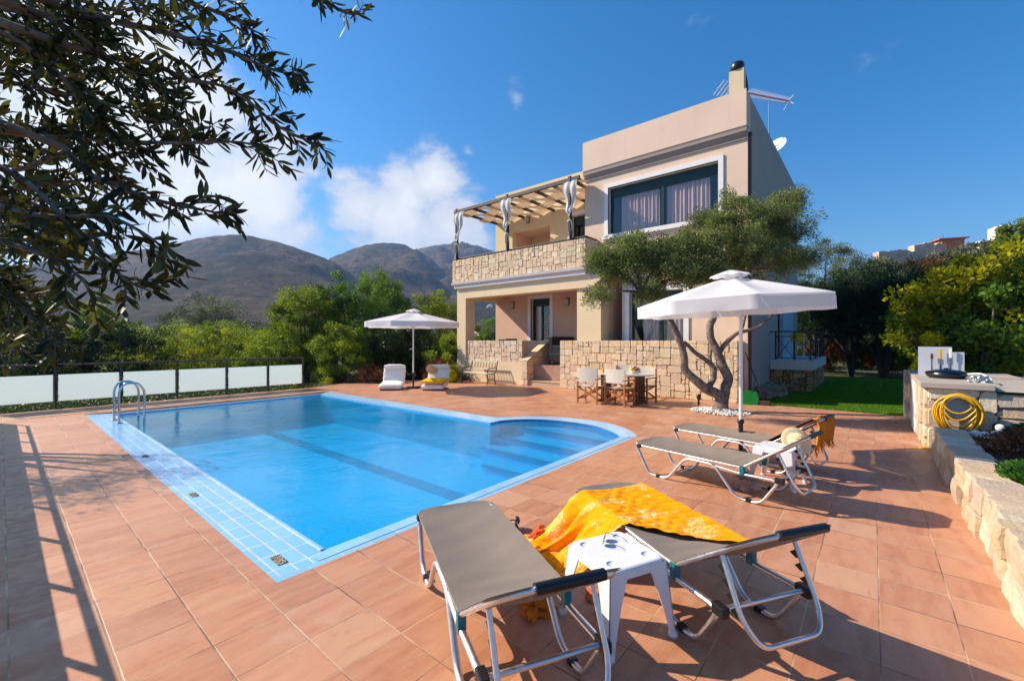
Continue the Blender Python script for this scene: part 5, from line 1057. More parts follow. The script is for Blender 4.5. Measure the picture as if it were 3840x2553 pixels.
blob('crumpled_foil', (9.25, -1.2, .985), (.09, .10, .08), metalmat('foil', (.55, .56, .58), .35), 'crumpled grey foil beside the cooking pan', 'foil', 17, .8, 2.5)
# hose on its holder
hs_ = empty('garden_hose', (8.72, -.92, .75), 0, 'yellow garden hose coiled on a metal holder on the stone counter', 'hose')
m_ = MB()
rg = random.Random(4)
for k in range(9):
    ry, rz_ = .17+.024*(k % 4)+rg.uniform(-.008, .008), .235+.018*(k % 5)+rg.uniform(-.01, .01); off = rg.uniform(-.015, .015)
    m_.tube([(-.03-.010*k*.8+.01*math.sin(3*t), off+ry*math.sin(t)*(1+.12*math.cos(t)), -.23-rz_*math.cos(t)*-1 if False else -.20+rz_*math.cos(t)) for t in [q*math.tau/40 for q in range(40)]], .011, 8, closed=True)
for k in range(3): m_.tube(spline([(-.09, .16, -.05-.07*k), (-.10, .06, -.16-.10*k), (-.10, -.06, -.15-.09*k), (-.09, -.17, -.03-.08*k)], 6), .011, 8)
m_.build('coils', M['hose'], hs_)
m_ = MB(); m_.grid(lambda u, v: (-.17+.18*v, (u-.5)*.26*(1-.18*v*0), .05-.10*abs(2*u-1)**2.2), 14, 4); m_.grid(lambda u, v: (-.17+.18*v, (.5-u)*.26, .044-.10*abs(2*u-1)**2.2), 14, 4); m_.box((.0, -.12, -.28), (.02, .12, .04)); m_.build('holder', metalmat('holder_metal', (.40, .42, .45), .4), hs_)
cy = empty('white_canister', (8.72, -1.32, .42), 0, 'white canister with a dark collar at the right of the hose', 'canister'); m_ = MB(Matrix.Rotation(R(90), 4, 'Y')); m_.lathe((0, 0, -.06), [(.001, 0), (.05, 0), (.05, .05)], 18); m_.build('cap', M['whiteplastic'], cy); m_ = MB(Matrix.Rotation(R(90), 4, 'Y')); m_.lathe((0, 0, -.01), [(.06, 0), (.06, .08), (.001, .08)], 18); m_.build('collar', M['iron'], cy)
blob('yellow_pad', (8.82, -.62, .0), (.07, .10, .02), M['ytub'], 'small yellow pad on the tiles at the foot of the kitchen corner', 'pad', 5, .1, 1)
# ------------------------------------------------------------ garden planter wall on the right
pw = empty('planter_wall', (6, -.8, 0), 0, 'low irregular stone planter wall along the right edge of the terrace', 'wall'); T_ = Matrix.Translation((-6, .8, 0))
def pwf(x): return -.66+.02*mnoise.noise(Vector((x*2.1, 0, 4)))
rg = random.Random(77); m_ = MB(T_); xs = [8.28]
while xs[-1] > -2.5: xs.append(xs[-1]-rg.uniform(.16, .50))
for i in range(len(xs)-1):
    for lay in range(2):
        x1, x0 = xs[i]+.004, xs[i+1]-.004
        z0, z1 = (-.02, .20+.05*mnoise.noise(Vector((i*1.7, 0, 0)))) if lay == 0 else (.20+.05*mnoise.noise(Vector((i*1.7, 0, 0)))-.004, .415+.006*mnoise.noise(Vector((i*.9, 5, 0))))
        if lay == 0: x0 += .0; 
        bm = bmesh.new(); bmesh.ops.create_cube(bm, size=1); bmesh.ops.bevel(bm, geom=bm.edges[:], offset=.045, segments=1, affect='EDGES'); bmesh.ops.subdivide_edges(bm, edges=bm.edges[:], cuts=4, use_grid_fill=True)
        dy = rg.uniform(-.02, .03)
        for v in bm.verts:
            p = v.co; q = Vector((x0+(p.x+.5)*(x1-x0), -.80+dy+p.y*.30, z0+(p.z+.5)*(z1-z0))); n = Vector((mnoise.noise(q*7+Vector((i, 0, 0))), mnoise.noise(q*7+Vector((0, i+5, 0))), mnoise.noise(q*6+Vector((0, 0, i))))); n2_ = mnoise.noise(q*19)
            q += Vector((n.x*.012, n.y*.026+n2_*.010, n.z*(.004 if q.z > .33 else .014)+(n2_*.004 if q.z > .33 else 0))); v.co = q
        bm.verts.index_update(); c = rg.choice(PALES); f = rg.uniform(.85, 1.1); m_.add([v.co.copy() for v in bm.verts], [[v.index for v in fc_.verts] for fc_ in bm.faces], 0, False, (c[0]*f*.88, c[1]*f*.85, c[2]*f*.82, 1)); bm.free()
m_.build('stones', M['garden_stone'], pw)
m_ = MB(T_); m_.box((-2.5, -.90, -.05), (8.2, -.72, .37)); m_.build('core', M['mortar'], pw)
m_ = MB(T_); m_.box((8.05, -1.30, -.02), (8.27, -.93, .40), bev=.02); m_.build('end_stone', M['counter'], pw)
sb = MB(); sb.grid(lambda u, v: (-2.5+11.3*u, -.92-6*v, .36+.05*mnoise.noise(Vector((u*30, v*20, 2)))+.5*v*v), 80, 40); tag(sb.build('planter_soil', simple('dark_soil', (.09, .055, .035), .95, var=.5, vs=15, bump=1.)), kind='structure')
# ------------------------------------------------------------ vegetation
LM = {
 'olive': leafmat('olive_leaves', (.10, .125, .055), (.20, .22, .12), .30, .45, .35),
 'olivegreen': leafmat('olive_green_leaves', (.12, .165, .04), (.24, .28, .09), .40, .5, .3),
 'yellow': leafmat('yellow_green_leaves', (.20, .25, .010), (.50, .46, .02), .55, .5, .25),
 'shrubrow': leafmat('shrub_row_leaves', (.17, .22, .012), (.38, .40, .025), .5, .5, .25),
 'bright': leafmat('bright_green_leaves', (.065, .15, .018), (.15, .26, .035), .48, .45, .3),
 'mid': leafmat('mid_green_leaves', (.12, .185, .014), (.27, .33, .03), .4, .5, .25),
 'dark': leafmat('dark_green_leaves', (.018, .045, .012), (.05, .085, .022), .3, .45, .3),
 'darker': leafmat('deep_green_leaves', (.010, .03, .012), (.022, .055, .02), .2, .5, .2),
 'grey': leafmat('grey_green_leaves', (.11, .12, .075), (.19, .19, .13), .3, .6, .2),
 'rust': leafmat('rust_leaves', (.12, .045, .02), (.26, .10, .05), .35, .6, .2),
 'redf': leafmat('red_flowers', (.35, .03, .05), (.45, .12, .10), .4, .6, .2),
 'pine': leafmat('low_green_shrub', (.04, .13, .02), (.09, .22, .03), .35, .5, .3),
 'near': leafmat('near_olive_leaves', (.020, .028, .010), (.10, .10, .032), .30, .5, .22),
}
def leaf_mesh(name, C_, sz, mat_, seed, elong=2.2, dirs=None, tone=None, flat=.5, twig=None):
    rg = np.random.default_rng(seed); n = len(C_)
    if dirs is None:
        dirs = rg.normal(size=(n, 3)); dirs[:, 2] = dirs[:, 2]*.6+.15
    dirs = dirs/np.linalg.norm(dirs, axis=1, keepdims=True)
    r2 = rg.normal(size=(n, 3)); side = np.cross(dirs, r2); side /= np.linalg.norm(side, axis=1, keepdims=True)+1e-9
    nr = np.cross(side, dirs)
    s = (sz*rg.uniform(.6, 1.3, n))[:, None]; w = s/elong
    v = np.stack([C_-dirs*s*.5, C_+side*w*.5-dirs*s*.02+nr*w*.12, C_+dirs*s*.5, C_-side*w*.5-dirs*s*.02+nr*w*.12], 1).reshape(-1, 3).astype(np.float32)
    me = bpy.data.meshes.new(name); me.vertices.add(4*n); me.vertices.foreach_set('co', v.ravel()); me.loops.add(4*n); me.loops.foreach_set('vertex_index', np.arange(4*n, dtype=np.int32))
    me.polygons.add(n); me.polygons.foreach_set('loop_start', np.arange(0, 4*n, 4, dtype=np.int32))
    a = me.color_attributes.new('tint', 'FLOAT_COLOR', 'POINT'); cc = np.ones((4*n, 4), np.float32); t1 = rg.random(n); t2 = rg.random(n)
    if tone is not None: t1 = np.clip(tone+rg.normal(0, .18, n), 0, 1); t2 = np.clip(tone*.7+.3*t2, 0, 1)
    cc[:, 0] = np.repeat(t1, 4); cc[:, 1] = np.repeat(t2, 4); a.data.foreach_set('color', cc.ravel()); me.materials.append(mat_); me.update(calc_edges=True); return me
def crown_pts(rg, c, rad, n, nclump, csz, shell=.72, squash=.8, lump=.25, seed=0, low=-.45):
    c = np.array(c, float); rad = np.array(rad, float)
    d = rg.normal(size=(nclump, 3)); d /= np.linalg.norm(d, axis=1, keepdims=True); d[:, 2] = np.where(d[:, 2] < low, -d[:, 2]*.6, d[:, 2])
    ln = np.array([1+lump*mnoise.noise(Vector(tuple(q*1.8+seed))) for q in d]); rr = (rg.uniform(shell**3, 1, nclump)**(1/3))*ln*rg.uniform(.86, 1.08, nclump)
    inner_ = rg.random(nclump) < .22; rr[inner_] *= rg.uniform(.3, .9, inner_.sum())
    cl = c+d*rad*rr[:, None]; tone = rg.random(nclump); k = rg.integers(0, nclump, n)
    sz = csz*rg.uniform(.6, 1.4, nclump)
    off = rg.normal(size=(n, 3)); off /= np.linalg.norm(off, axis=1, keepdims=True); off *= (rg.random(n)**.45)[:, None]*sz[k][:, None]; off[:, 2] *= squash
    out = off*.8+np.array([0, 0, .25*csz])+rg.normal(0, .25*csz, (n, 3))
    return cl[k]+off, out, tone[k], cl
def trunk_mesh(mb, base, targets, r0, rg, fork=.35):
    base = Vector(base); 
    for t_ in targets:
        t_ = Vector(t_); mid = base.lerp(t_, fork)+Vector((rg.uniform(-.1, .1), rg.uniform(-.1, .1), .1))*(t_-base).length; mid.x = base.x+(mid.x-base.x)*.5; mid.y = base.y+(mid.y-base.y)*.5
        pts = spline([base, mid, base.lerp(t_, .72), t_], 5); k = len(pts); mb.tube(pts, [r0*(1-.85*i/(k-1)) for i in range(k)], 7)
def plant(name, x, y, z0, cr, rad, n, leaf, mat_, lab, cat='tree', grp=None, clumps=60, csz=.4, seed=1, elong=2.0, shell=.72, trunkr=.09, trunkmat='darkbark', lump=.3, squash=.85, extra=None, low=-.45):
    rg = np.random.default_rng(seed); pr = random.Random(seed); o = empty(name, (x, y, z0), 0, lab, cat, grp)
    P_, out, tone, cl = crown_pts(rg, (0, 0, cr), rad, n, clumps, csz, shell, squash, lump, seed, low)
    keep = P_[:, 2] > .02; P_, out, tone = P_[keep], out[keep], tone[keep]
    lf = link_mesh('foliage', leaf_mesh('foliage', P_, leaf, LM[mat_], seed, elong, out, tone), o)
    if extra:
        m2, frac, l2 = extra; k = rg.random(len(P_)) < frac; link_mesh('blossom', leaf_mesh('blossom', P_[k]+rg.normal(0, leaf, (k.sum(), 3)), l2, LM[m2], seed+5, 1.3), o)
    if trunkr: mb = MB(); trunk_mesh(mb, (0, 0, -.2), [tuple(cl[i]*np.array([.9, .9, .95])) for i in range(0, min(len(cl), 9))], trunkr, pr); mb.build('trunk', M[trunkmat], o)
    return o
def xyd(u, d): t = (u-1179)/990; return d*C40+t*d*S40, d*S40-t*d*C40     # ground point on the sight line of a photo column
def zt(v, d): return 1.6-(v-785)/990*d
def shrub(name, u, d, vtop, w, n, leaf, mat_, lab, seed, cat='shrub', grp=None, deep=None, z0=-.5, **k):
    x, y = xyd(u, d); top = zt(vtop, d); h = top-z0; k.setdefault('low', -.97); return plant(name, x, y, z0, h*.5, (deep or w*.5, w*.5, h*.5), n, leaf, mat_, lab, cat, grp, seed=seed, **k)
# row of yellow green shrubs behind the balustrade
G1 = 'yellow green shrubs behind the balustrade'
for i, (u, d, v, w, lab) in enumerate([(300, 18.5, 742, 2.4, 'dark green rounded shrub behind the left part of the balustrade'), (395, 20.5, 760, 4.4, 'yellow green shrub left of the middle of the balustrade row'), (480, 22, 744, 5.0, 'tallest yellow green shrub in the middle of the balustrade row'), (560, 21, 750, 4.6, 'yellow green shrub right of the middle of the balustrade row'), (632, 20, 752, 3.6, 'yellow green shrub at the right end of the balustrade row')]):
    shrub('shrub', u, d, v, w, 15000, .085, 'dark' if i == 0 else ('shrubrow' if i % 2 else 'mid'), lab, 10+i, 'shrub', None if i == 0 else G1, z0=-1.2, clumps=110, csz=.32, elong=1.7, trunkr=.05, deep=1.5)
for i, (u, d, v, w, mt, lab) in enumerate([(20, 17.5, 700, 3.2, 'dark', 'dark green bush at the far left behind the frosted balustrade'), (125, 17, 715, 3.0, 'dark', 'dark bush with hanging leaves left of the pool ladder'), (215, 18.5, 700, 2.6, 'mid', 'mid green bush rising behind the left glass panels')]):
    shrub('bush', u, d, v, w, 15000, .10, mt, lab, 30+i, 'bush', 'dark bushes behind the left balustrade', z0=-1, clumps=80, csz=.35, elong=2.4, trunkr=.05, deep=1.3)
# low plants under the glass
for i, (u, mt) in enumerate([(250, 'yellow'), (360, 'dark'), (465, 'mid'), (580, 'mid'), (665, 'yellow')]):
    shrub('flower_bush', u, 15.3, 880-i*4, 1.7, 5000, .06, mt, ['yellow flowered low bush under the glass beside the ladder', 'dark low bush under the second glass panel', 'low green bush under the middle glass panel', 'low green bush right of the middle glass panel', 'yellow green low bush by the last balustrade post'][i], 50+i, 'bush', 'low plants under the glass panels', z0=-.25, clumps=24, csz=.16, trunkr=0, deep=.35)
for i, (u, d, v, w) in enumerate([(350, 27, 752, 5), (440, 29, 748, 6), (540, 28, 744, 6), (640, 26, 738, 5), (690, 24, 745, 3.5)]):
    shrub('back_shrub', u, d, v, w, 14000, .11, 'mid', ['mid green shrub behind the gap left of the yellow green row', 'mid green shrub behind the left of the yellow green row', 'mid green shrub behind the middle of the yellow green row', 'mid green shrub behind the right of the yellow green row', 'mid green shrub between the row and the olive green tree'][i], 300+i, 'shrub', 'second row of shrubs behind the balustrade', z0=-2.2, clumps=90, csz=.45, deep=2, trunkr=.05)
rg = np.random.default_rng(91); k = 16000; gx = rg.uniform(-1.6, 7.2, k); gy = 14.62+rg.random(k)**1.3*2.6; hh_ = .10+.16*np.array([mnoise.noise(Vector((a*1.1, b*1.5, 7))) for a, b in zip(gx, gy)]); gz = -.14+rg.random(k)*np.clip(hh_, .03, .4)*1.5+.05
gc_o = link_mesh('ground_cover', leaf_mesh('ground_cover', np.stack([gx, gy, gz], 1), .06, LM['dark'], 92, 1.8, None, np.clip(.5+2*hh_, 0, 1))); tag(gc_o, 'low green ground cover under the glass balustrade', kind='stuff')
# trees right of the balustrade
shrub('tree', 705, 19.5, 652, 2.7, 34000, .085, 'mid', 'olive green bushy tree right of the balustrade end', 61, 'tree', 'trees between the balustrade and the house', z0=-.4, clumps=170, csz=.34, elong=1.8, deep=1.5)
shrub('tree', 765, 20.5, 640, 1.9, 22000, .085, 'bright', 'bright green narrow tree left of the tallest tree', 66, 'tree', 'trees between the balustrade and the house', z0=-.4, clumps=120, csz=.28, elong=1.8, deep=1.2)
shrub('tree', 868, 22, 620, 3.9, 46000, .09, 'bright', 'tallest bright green tree behind the smaller parasol', 62, 'tree', 'trees between the balustrade and the house', z0=-.4, clumps=210, csz=.36, elong=1.8, deep=1.8, squash=1.3)
shrub('tree', 1010, 24, 672, 3.0, 26000, .09, 'mid', 'olive green tree between the parasol and the house column', 63, 'tree', 'trees between the balustrade and the house', z0=-.4, clumps=130, csz=.38, elong=1.8, deep=1.6)
shrub('tree', 790, 17.5, 745, 2.0, 20000, .075, 'mid', 'low spreading green tree left of the folded cushions', 64, 'tree', 'trees between the balustrade and the house', z0=-.3, clumps=110, csz=.26, deep=1.2)
shrub('hedge_bush', 900, 18.6, 740, 2.2, 22000, .075, 'dark', 'dark green bush behind the left floor cushion', 71, 'bush', 'dark bushes behind the floor cushions', z0=-.3, clumps=110, csz=.28, deep=1.0, trunkr=.04)
shrub('hedge_bush', 965, 19.2, 745, 2.2, 20000, .075, 'dark', 'dark green bush behind the smaller parasol pole', 72, 'bush', 'dark bushes behind the floor cushions', z0=-.3, clumps=110, csz=.28, deep=1.0, trunkr=.04, extra=('redf', .01, .06))
shrub('hedge_bush', 1030, 18.2, 762, 1.7, 18000, .07, 'mid', 'yellowish green bush beside the left house column', 73, 'bush', None, z0=-.3, clumps=90, csz=.22, deep=.9, trunkr=.04)
shrub('flower_bush', 855, 16.6, 845, 1.5, 7000, .06, 'rust', 'rusty red low bush left of the left floor cushion', 74, 'bush', 'rusty flowering bushes at the terrace edge', z0=-.1, clumps=50, csz=.18, deep=.5, trunkr=0)
shrub('flower_bush', 1012, 17.0, 828, 1.3, 7000, .06, 'rust', 'rusty pink flowering bush behind the right floor cushion', 75, 'bush', 'rusty flowering bushes at the terrace edge', z0=-.1, clumps=50, csz=.18, deep=.5, trunkr=0, extra=('redf', .05, .06))
shrub('small_bush', 1042, 16.5, 838, .75, 5000, .05, 'yellow', 'small yellow bush at the foot of the left house column', 76, 'bush', None, z0=-.02, clumps=40, csz=.13, deep=.35, trunkr=.02)
# far shrubs in the valley
shrub('far_shrub', 465, 55, 686, 13, 30000, .24, 'grey', 'wide grey green thicket standing in front of the hills', 81, 'thicket', None, z0=-3.5, clumps=180, csz=1.1, deep=5, trunkr=.2)
for i, (u, d, v, w, mt) in enumerate([(330, 48, 735, 7, 'mid'), (590, 60, 742, 8, 'grey'), (130, 40, 735, 8, 'dark'), (20, 38, 725, 8, 'mid')]):
    shrub('far_shrub', u, d, v, w, 14000, .22, mt, ['mid green far shrub left of the grey thicket', 'grey green far shrub right of the grey thicket', 'dark far shrub seen through the olive branches', 'mid green far shrub at the left edge beyond the balustrade'][i], 85+i, 'shrub', 'shrubs far behind the balustrade', z0=-3.5, clumps=80, csz=.7, deep=3, trunkr=.15)
# plants seen through the porch opening
for i, (u, d, v, w, mt) in enumerate([(1100, 30, 745, 3, 'mid'), (1128, 34, 735, 3.5, 'bright'), (1150, 26, 770, 2.0, 'dark')]):
    shrub('garden_shrub', u, d, v, w, 9000, .11, mt, ['mid green shrub seen through the porch opening at the left', 'bright green shrub seen in the middle of the porch opening', 'dark low shrub at the right of the porch opening'][i], 92+i, 'shrub', 'shrubs seen through the porch opening', z0=0, clumps=60, csz=.35, deep=1.2, trunkr=.05)
for i, (u, v, s_) in enumerate([(1090, 775, .28), (1128, 690+20, .22)]):
    p = at(u*1.6285, v*1.6285, 22 if i == 0 else 30); blob('boulder', p, (s_, s_, s_), M['pebble'], ['white boulder beside the left porch column', 'white boulder on the slope seen through the porch opening'][i], 'boulder', 40+i, .5, 1.4)
# right hand side: grey olives behind the house, dark shrubs, yellow tree
for i, (u, d, v, w) in enumerate([(1790, 26.5, 520, 4.6), (1880, 27, 548, 3.0), (1938, 29, 549, 2.6), (1990, 31, 588, 2.4)]):
    shrub('olive_tree', u, d, v, w, 30000, .10, 'olive' if i else 'olivegreen', ['broad olive tree behind the rear corner of the house', 'grey green olive tree right of the house', 'tall grey olive crown against the sky right of the house', 'small grey olive crown, rightmost of those against the sky'][i], 101+i, 'tree', 'olive trees behind the lawn', z0=0, clumps=130, csz=.42, elong=3.0, deep=1.8, trunkr=.14, trunkmat='bark')
for i, (u, d, v, w) in enumerate([(1880, 21.5, 640, 3.4), (1960, 20, 622, 3.4), (2035, 19, 615, 3.0), (2100, 18, 640, 2.6)]):
    x, y = xyd(u, d); top = zt(v, d)
    plant('dark_tree', x, y, 0, (top+.5)/2, (1.7, w*.55, (top-.4)/2), 32000, .10, 'darker', ['dark evergreen tree at the side terrace railing', 'dark evergreen tree behind the middle of the lawn', 'dark evergreen tree with spiky top behind the lawn', 'dark evergreen tree left of the yellow green tree'][i], 'tree', 'dark evergreen trees behind the lawn', clumps=150, csz=.40, seed=111+i, elong=3.5, trunkr=.10, squash=1.2)
for i, (u, d, v, w, mt) in enumerate([(1930, 22, 775, 3.2, 'rust'), (2010, 20.5, 780, 2.6, 'dark'), (2065, 19.5, 772, 2.2, 'rust'), (1875, 23, 790, 2.4, 'dark')]):
    shrub('flower_hedge', u, d, v, w, 12000, .075, mt, ['rust and white flowering hedge bush behind the lawn', 'dark hedge bush behind the lawn', 'red flowering hedge bush beside the kitchen', 'dark hedge bush right of the side terrace'][i], 121+i, 'bush', 'hedge bushes behind the lawn', z0=0, clumps=70, csz=.26, deep=.6, trunkr=0, extra=('redf', .08, .06) if mt == 'rust' else None)
shrub('dry_bush', 2078, 26, 745, 2.6, 12000, .10, 'grey', 'pale dry bush lit by the sun between the dark trees', 126, 'bush', None, z0=0, clumps=60, csz=.3, deep=.8, trunkr=0)
for i, (u, d, v, w, mt, cr_) in enumerate([(2175, 9.6, 588, 1.9, 'yellow', 0), (2270, 9.1, 640, 1.7, 'bright', 0), (2345, 9.0, 560, 2.0, 'yellow', 0), (2235, 12.5, 590, 3.2, 'mid', 0), (2460, 8.6, 540, 2.4, 'bright', 0), (2370, 12.0, 545, 3.2, 'bright', 0), (2140, 10.4, 700, 1.3, 'bright', 0)]):
    shrub('broadleaf_tree', u, d, v, w, 8000, .105, mt, ['yellow green broadleaf tree above the outdoor kitchen', 'bright green broadleaf tree at the right above the hose', 'yellow leaved tree at the right edge', 'dark leaved tree behind the yellow green tree', 'bright green tree cut off by the right edge of the view', 'mid green tree behind the right edge', 'low bright green tree behind the splash board'][i], 131+i, 'tree', 'broadleaf trees behind the outdoor kitchen', z0=.75, clumps=90, csz=.24, elong=1.45, deep=.8, trunkr=.05, trunkmat='bark', shell=.5)
# hillside scrub with ruins
rs2 = random.Random(5); HG = 'scrub bushes on the right hillside'
adj = ['round dark', 'pale grey', 'flat brown', 'tall thin', 'small dusty', 'wide olive', 'ragged grey', 'dense green', 'low dry', 'spiky dark']
for i, (u, d, v, w, mt) in enumerate([(2120, 62, 598, 5, 'rust'), (2040, 55, 600, 5, 'grey'), (2165, 66, 588, 5, 'dark'), (2230, 62, 560, 7, 'grey'), (2262, 58, 575, 4, 'dark'), (2330, 50, 540, 7, 'olive'), (2358, 46, 512, 5, 'mid'), (2010, 48, 612, 5, 'grey'), (2205, 70, 575, 4, 'mid'), (2300, 64, 560, 5, 'rust'), (1985, 60, 622, 6, 'olive')]):
    shrub('hill_scrub', u, d, v, w, 6000, .30, mt, ['rust brown bush left of the pink hill house', 'grey bush beside the ruined wall on the hill', 'dark bush just under the pink hill house', 'feathery grey bush right of the pink hill house', 'small dark bush between the hill house and the white ruin', 'wide olive scrub below the white ruin', 'highest scrub bush at the right edge of the hill', 'grey bush at the left foot of the hillside', 'green bush behind the pink hill house', 'rusty scrub in front of the white ruin', 'olive scrub at the far left of the hillside'][i], 141+i, 'bush', HG, z0=zt(v, d)-3.5, clumps=45, csz=.7, deep=2, trunkr=.1)
# ruins and the small pink house on the hill
def hill_at(u, v, d): return at(u*1.6285, v*1.6285, d)
hh = empty('hill_house', hill_at(2181, 585, 75), R(20), 'small pink house with a flat overhanging roof on the hill', 'house')
m_ = MB(); m_.box((-1.7, -1.5, -3), (1.7, 1.5, 2.2)); m_.build('wall', M['terracotta'], hh); m_ = MB(); m_.box((-2.1, -2.0, 2.2), (2.1, 2.0, 2.36)); m_.build('roof', M['terracotta'], hh)
m_ = MB(); m_.box((-1.95, -1.7, .25), (-1.69, 1.7, .4)); m_.build('ledge', simple('brown_ledge', (.2, .08, .05), .8), hh); m_ = MB(); m_.box((-1.73, -.5, -2.2), (-1.68, .6, -.2)); m_.build('door', M['dark'], hh); m_ = MB(); m_.tube([(1.2, 0, 2.36), (1.2, 0, 3.6)], .03, 6); m_.build('aerial', M['iron'], hh)
def ruin(u, v, d, w, h, lab, seed, mt):
    o = empty('ruined_wall', hill_at(u, v, d), R(40-90), lab, 'ruin', 'ruined walls on the hill'); rg = random.Random(seed); m_ = MB(); n = 14
    top = [h*(.85+.14*mnoise.noise(Vector((i*.5, seed, 0)))-(.25*abs(i/n-.5)) ) for i in range(n+1)]
    for i in range(n): x0, x1 = -w/2+w*i/n, -w/2+w*(i+1)/n; m_.add([(x0, -.6, -3), (x1, -.6, -3), (x1, -.6, top[i+1]), (x0, -.6, top[i]), (x0, .6, -3), (x1, .6, -3), (x1, .6, top[i+1]), (x0, .6, top[i])], [(0, 1, 2, 3), (7, 6, 5, 4), (3, 2, 6, 7)]+([(0, 3, 7, 4)] if i == 0 else [])+([(1, 5, 6, 2)] if i == n-1 else []))
    m_.build('masonry', mt, o)
pal = simple('pale_ruin_stone', (.58, .42, .32), .95, var=.25, vs=1.2, bump=.8, bs=4); whr = simple('white_rock', (.72, .66, .58), .95, var=.2, vs=1.2, bump=.8, bs=4)
ruin(2065, 606, 72, 7, 2.4, 'long pinkish ruined wall left of the hill house', 3, pal); ruin(2135, 598, 74, 5.5, 3.2, 'cream ruined wall touching the left of the hill house', 6, pal); ruin(2306, 560, 70, 3.2, 3.2, 'bright white ruined tower near the right edge', 9, whr); ruin(2268, 575, 72, 3, 1.6, 'low white ruined wall left of the ruined tower', 12, whr)
cb = empty('overhead_cable', hill_at(2175, 545, 74), 0, 'thin overhead cable running down from the hill house', 'cable'); m_ = MB(); a_ = hill_at(2150, 556, 74)-cb.location; b_ = hill_at(1985, 590, 95)-cb.location
m_.tube([a_.lerp(b_, k/12)-Vector((0, 0, 2.0*math.sin(math.pi*k/12)*.5)) for k in range(13)], .03, 4); m_.build('wire', M['iron'], cb)
blp = empty('blue_post', (*xyd(2340, 12.3), .8), 0, 'blue post standing behind the right retaining wall', 'post'); m_ = MB(); m_.tube([(0, 0, -.1), (0, 0, .85)], .035, 10); m_.build('shaft', simple('blue_paint', (.02, .09, .32), .5), blp)
# ------------------------------------------------------------ olive tree by the house
ot = empty('olive_tree', (10.44, 2.63, 0), 0, 'olive tree with a split twisted trunk in front of the house', 'tree')
def otp(px, py, d): q = at(2140+px/2.119, 900+py/2.119, d); return q-Vector((10.44, 2.63, 0))
m_ = MB(); bd0 = 9.69
def limb(pts, r): P_ = spline([otp(*p) for p in pts], 7); k = len(P_); m_.tube([p+Vector((mnoise.noise(p*4), mnoise.noise(p*4+Vector((5, 0, 0))), 0))*.03 for p in P_], [r[0]+(r[1]-r[0])*i/(k-1)+.012*abs(mnoise.noise(p*7)) for i, p in enumerate(P_)], 12)
limb([(1205, 1375, 9.66), (1195, 1300, 9.7), (1170, 1230, 9.7), (1060, 1175, 9.7), (985, 1110, 9.75), (905, 1020, 9.8), (895, 900, 9.8), (860, 790, 9.8), (790, 650, 9.85), (700, 540, 9.8), (560, 420, 9.6)], (.125, .045))
limb([(1200, 1375, 9.7), (1215, 1290, 9.75), (1230, 1180, 9.8), (1250, 1090, 9.85), (1200, 990, 9.9), (1165, 890, 9.95), (1115, 780, 10.0), (1120, 640, 10.1), (1200, 480, 10.2), (1300, 300, 10.3)], (.13, .06))
limb([(1100, 1175, 9.7), (1135, 1090, 9.8), (1115, 990, 9.85), (1000, 900, 9.9), (900, 810, 9.9)], (.07, .035))
limb([(1125, 1080, 9.8), (1112, 960, 9.95), (1115, 840, 10.1)], (.05, .03))
limb([(1190, 890, 9.95), (1240, 820, 9.9), (1300, 760, 9.85), (1350, 735, 9.8), (1480, 700, 9.8), (1560, 640, 9.9), (1640, 560, 10.0)], (.055, .025)); limb([(1350, 730, 9.8), (1375, 640, 9.9), (1400, 520, 10.0)], (.035, .02))
m_.lathe((0, 0, -.05), [(.24, 0), (.19, .08), (.15, .2), (.13, .3)], 14); m_.build('trunk', M['bark'], ot)
rg = np.random.default_rng(77); PP = []; OO = []; TT = []
lobes = [(1470, 615, 9.4, .72, 11), (1400, 610, 9.5, .52, 7), (1600, 640, 9.4, .8, 10), (1590, 580, 9.7, .62, 9), (1700, 600, 9.9, .95, 12), (1790, 560, 10.4, .75, 9), (1530, 590, 9.3, .55, 7), (1450, 575, 9.3, .58, 6), (1420, 640, 9.5, .62, 6), (1530, 640, 9.2, .85, 9), (1640, 580, 9.6, .9, 9), (1700, 520, 10.0, .75, 7), (1780, 520, 10.2, .85, 9), (1640, 660, 9.4, .75, 7), (1760, 620, 10.0, .9, 10), (1630, 525, 10.2, .5, 6), (1825, 610, 10.4, .55, 5), (1380, 690, 9.5, .38, 3), (1500, 690, 9.2, .4, 4), (1820, 470, 10.6, .45, 4), (1690, 480, 10.4, .5, 4)]
for (u, v, d, r, w) in lobes:
    c_ = at(u*1.6285, v*1.6285, d)-Vector((10.44, 2.63, 0)); n_ = int(5200*w/7*.95); a1, a2, a3, a4 = crown_pts(rg, tuple(c_), (r*1.0, r*1.0, r*.82), n_, int(34*w/7)+8, .20, .55, .9, .35, u); PP.append(a1); OO.append(a2); TT.append(a3)
PP, OO, TT = np.concatenate(PP), np.concatenate(OO), np.concatenate(TT)
link_mesh('foliage', leaf_mesh('foliage', PP, .058, LM['olivegreen'], 5, 3.2, OO, TT), ot)
k = rg.random(len(PP)) < .22; link_mesh('silver_foliage', leaf_mesh('silver_foliage', PP[k]+rg.normal(0, .03, (k.sum(), 3)), .05, LM['grey'], 6, 3.2, OO[k], TT[k]), ot)
m_ = MB(); tg = [tuple(at(u*1.6285, v*1.6285, d)-Vector((10.44, 2.63, 0))) for (u, v, d, r, w) in lobes]
hub = [otp(560, 420, 9.6), otp(1300, 300, 10.3), otp(1640, 560, 10.0)]
for q in tg:
    h_ = min(hub, key=lambda a: (a-Vector(q)).length); P_ = spline([h_, h_.lerp(Vector(q), .5)+Vector((0, 0, .1)), Vector(q)], 5); m_.tube(P_, [.035-.022*i/(len(P_)-1) for i in range(len(P_))], 6)
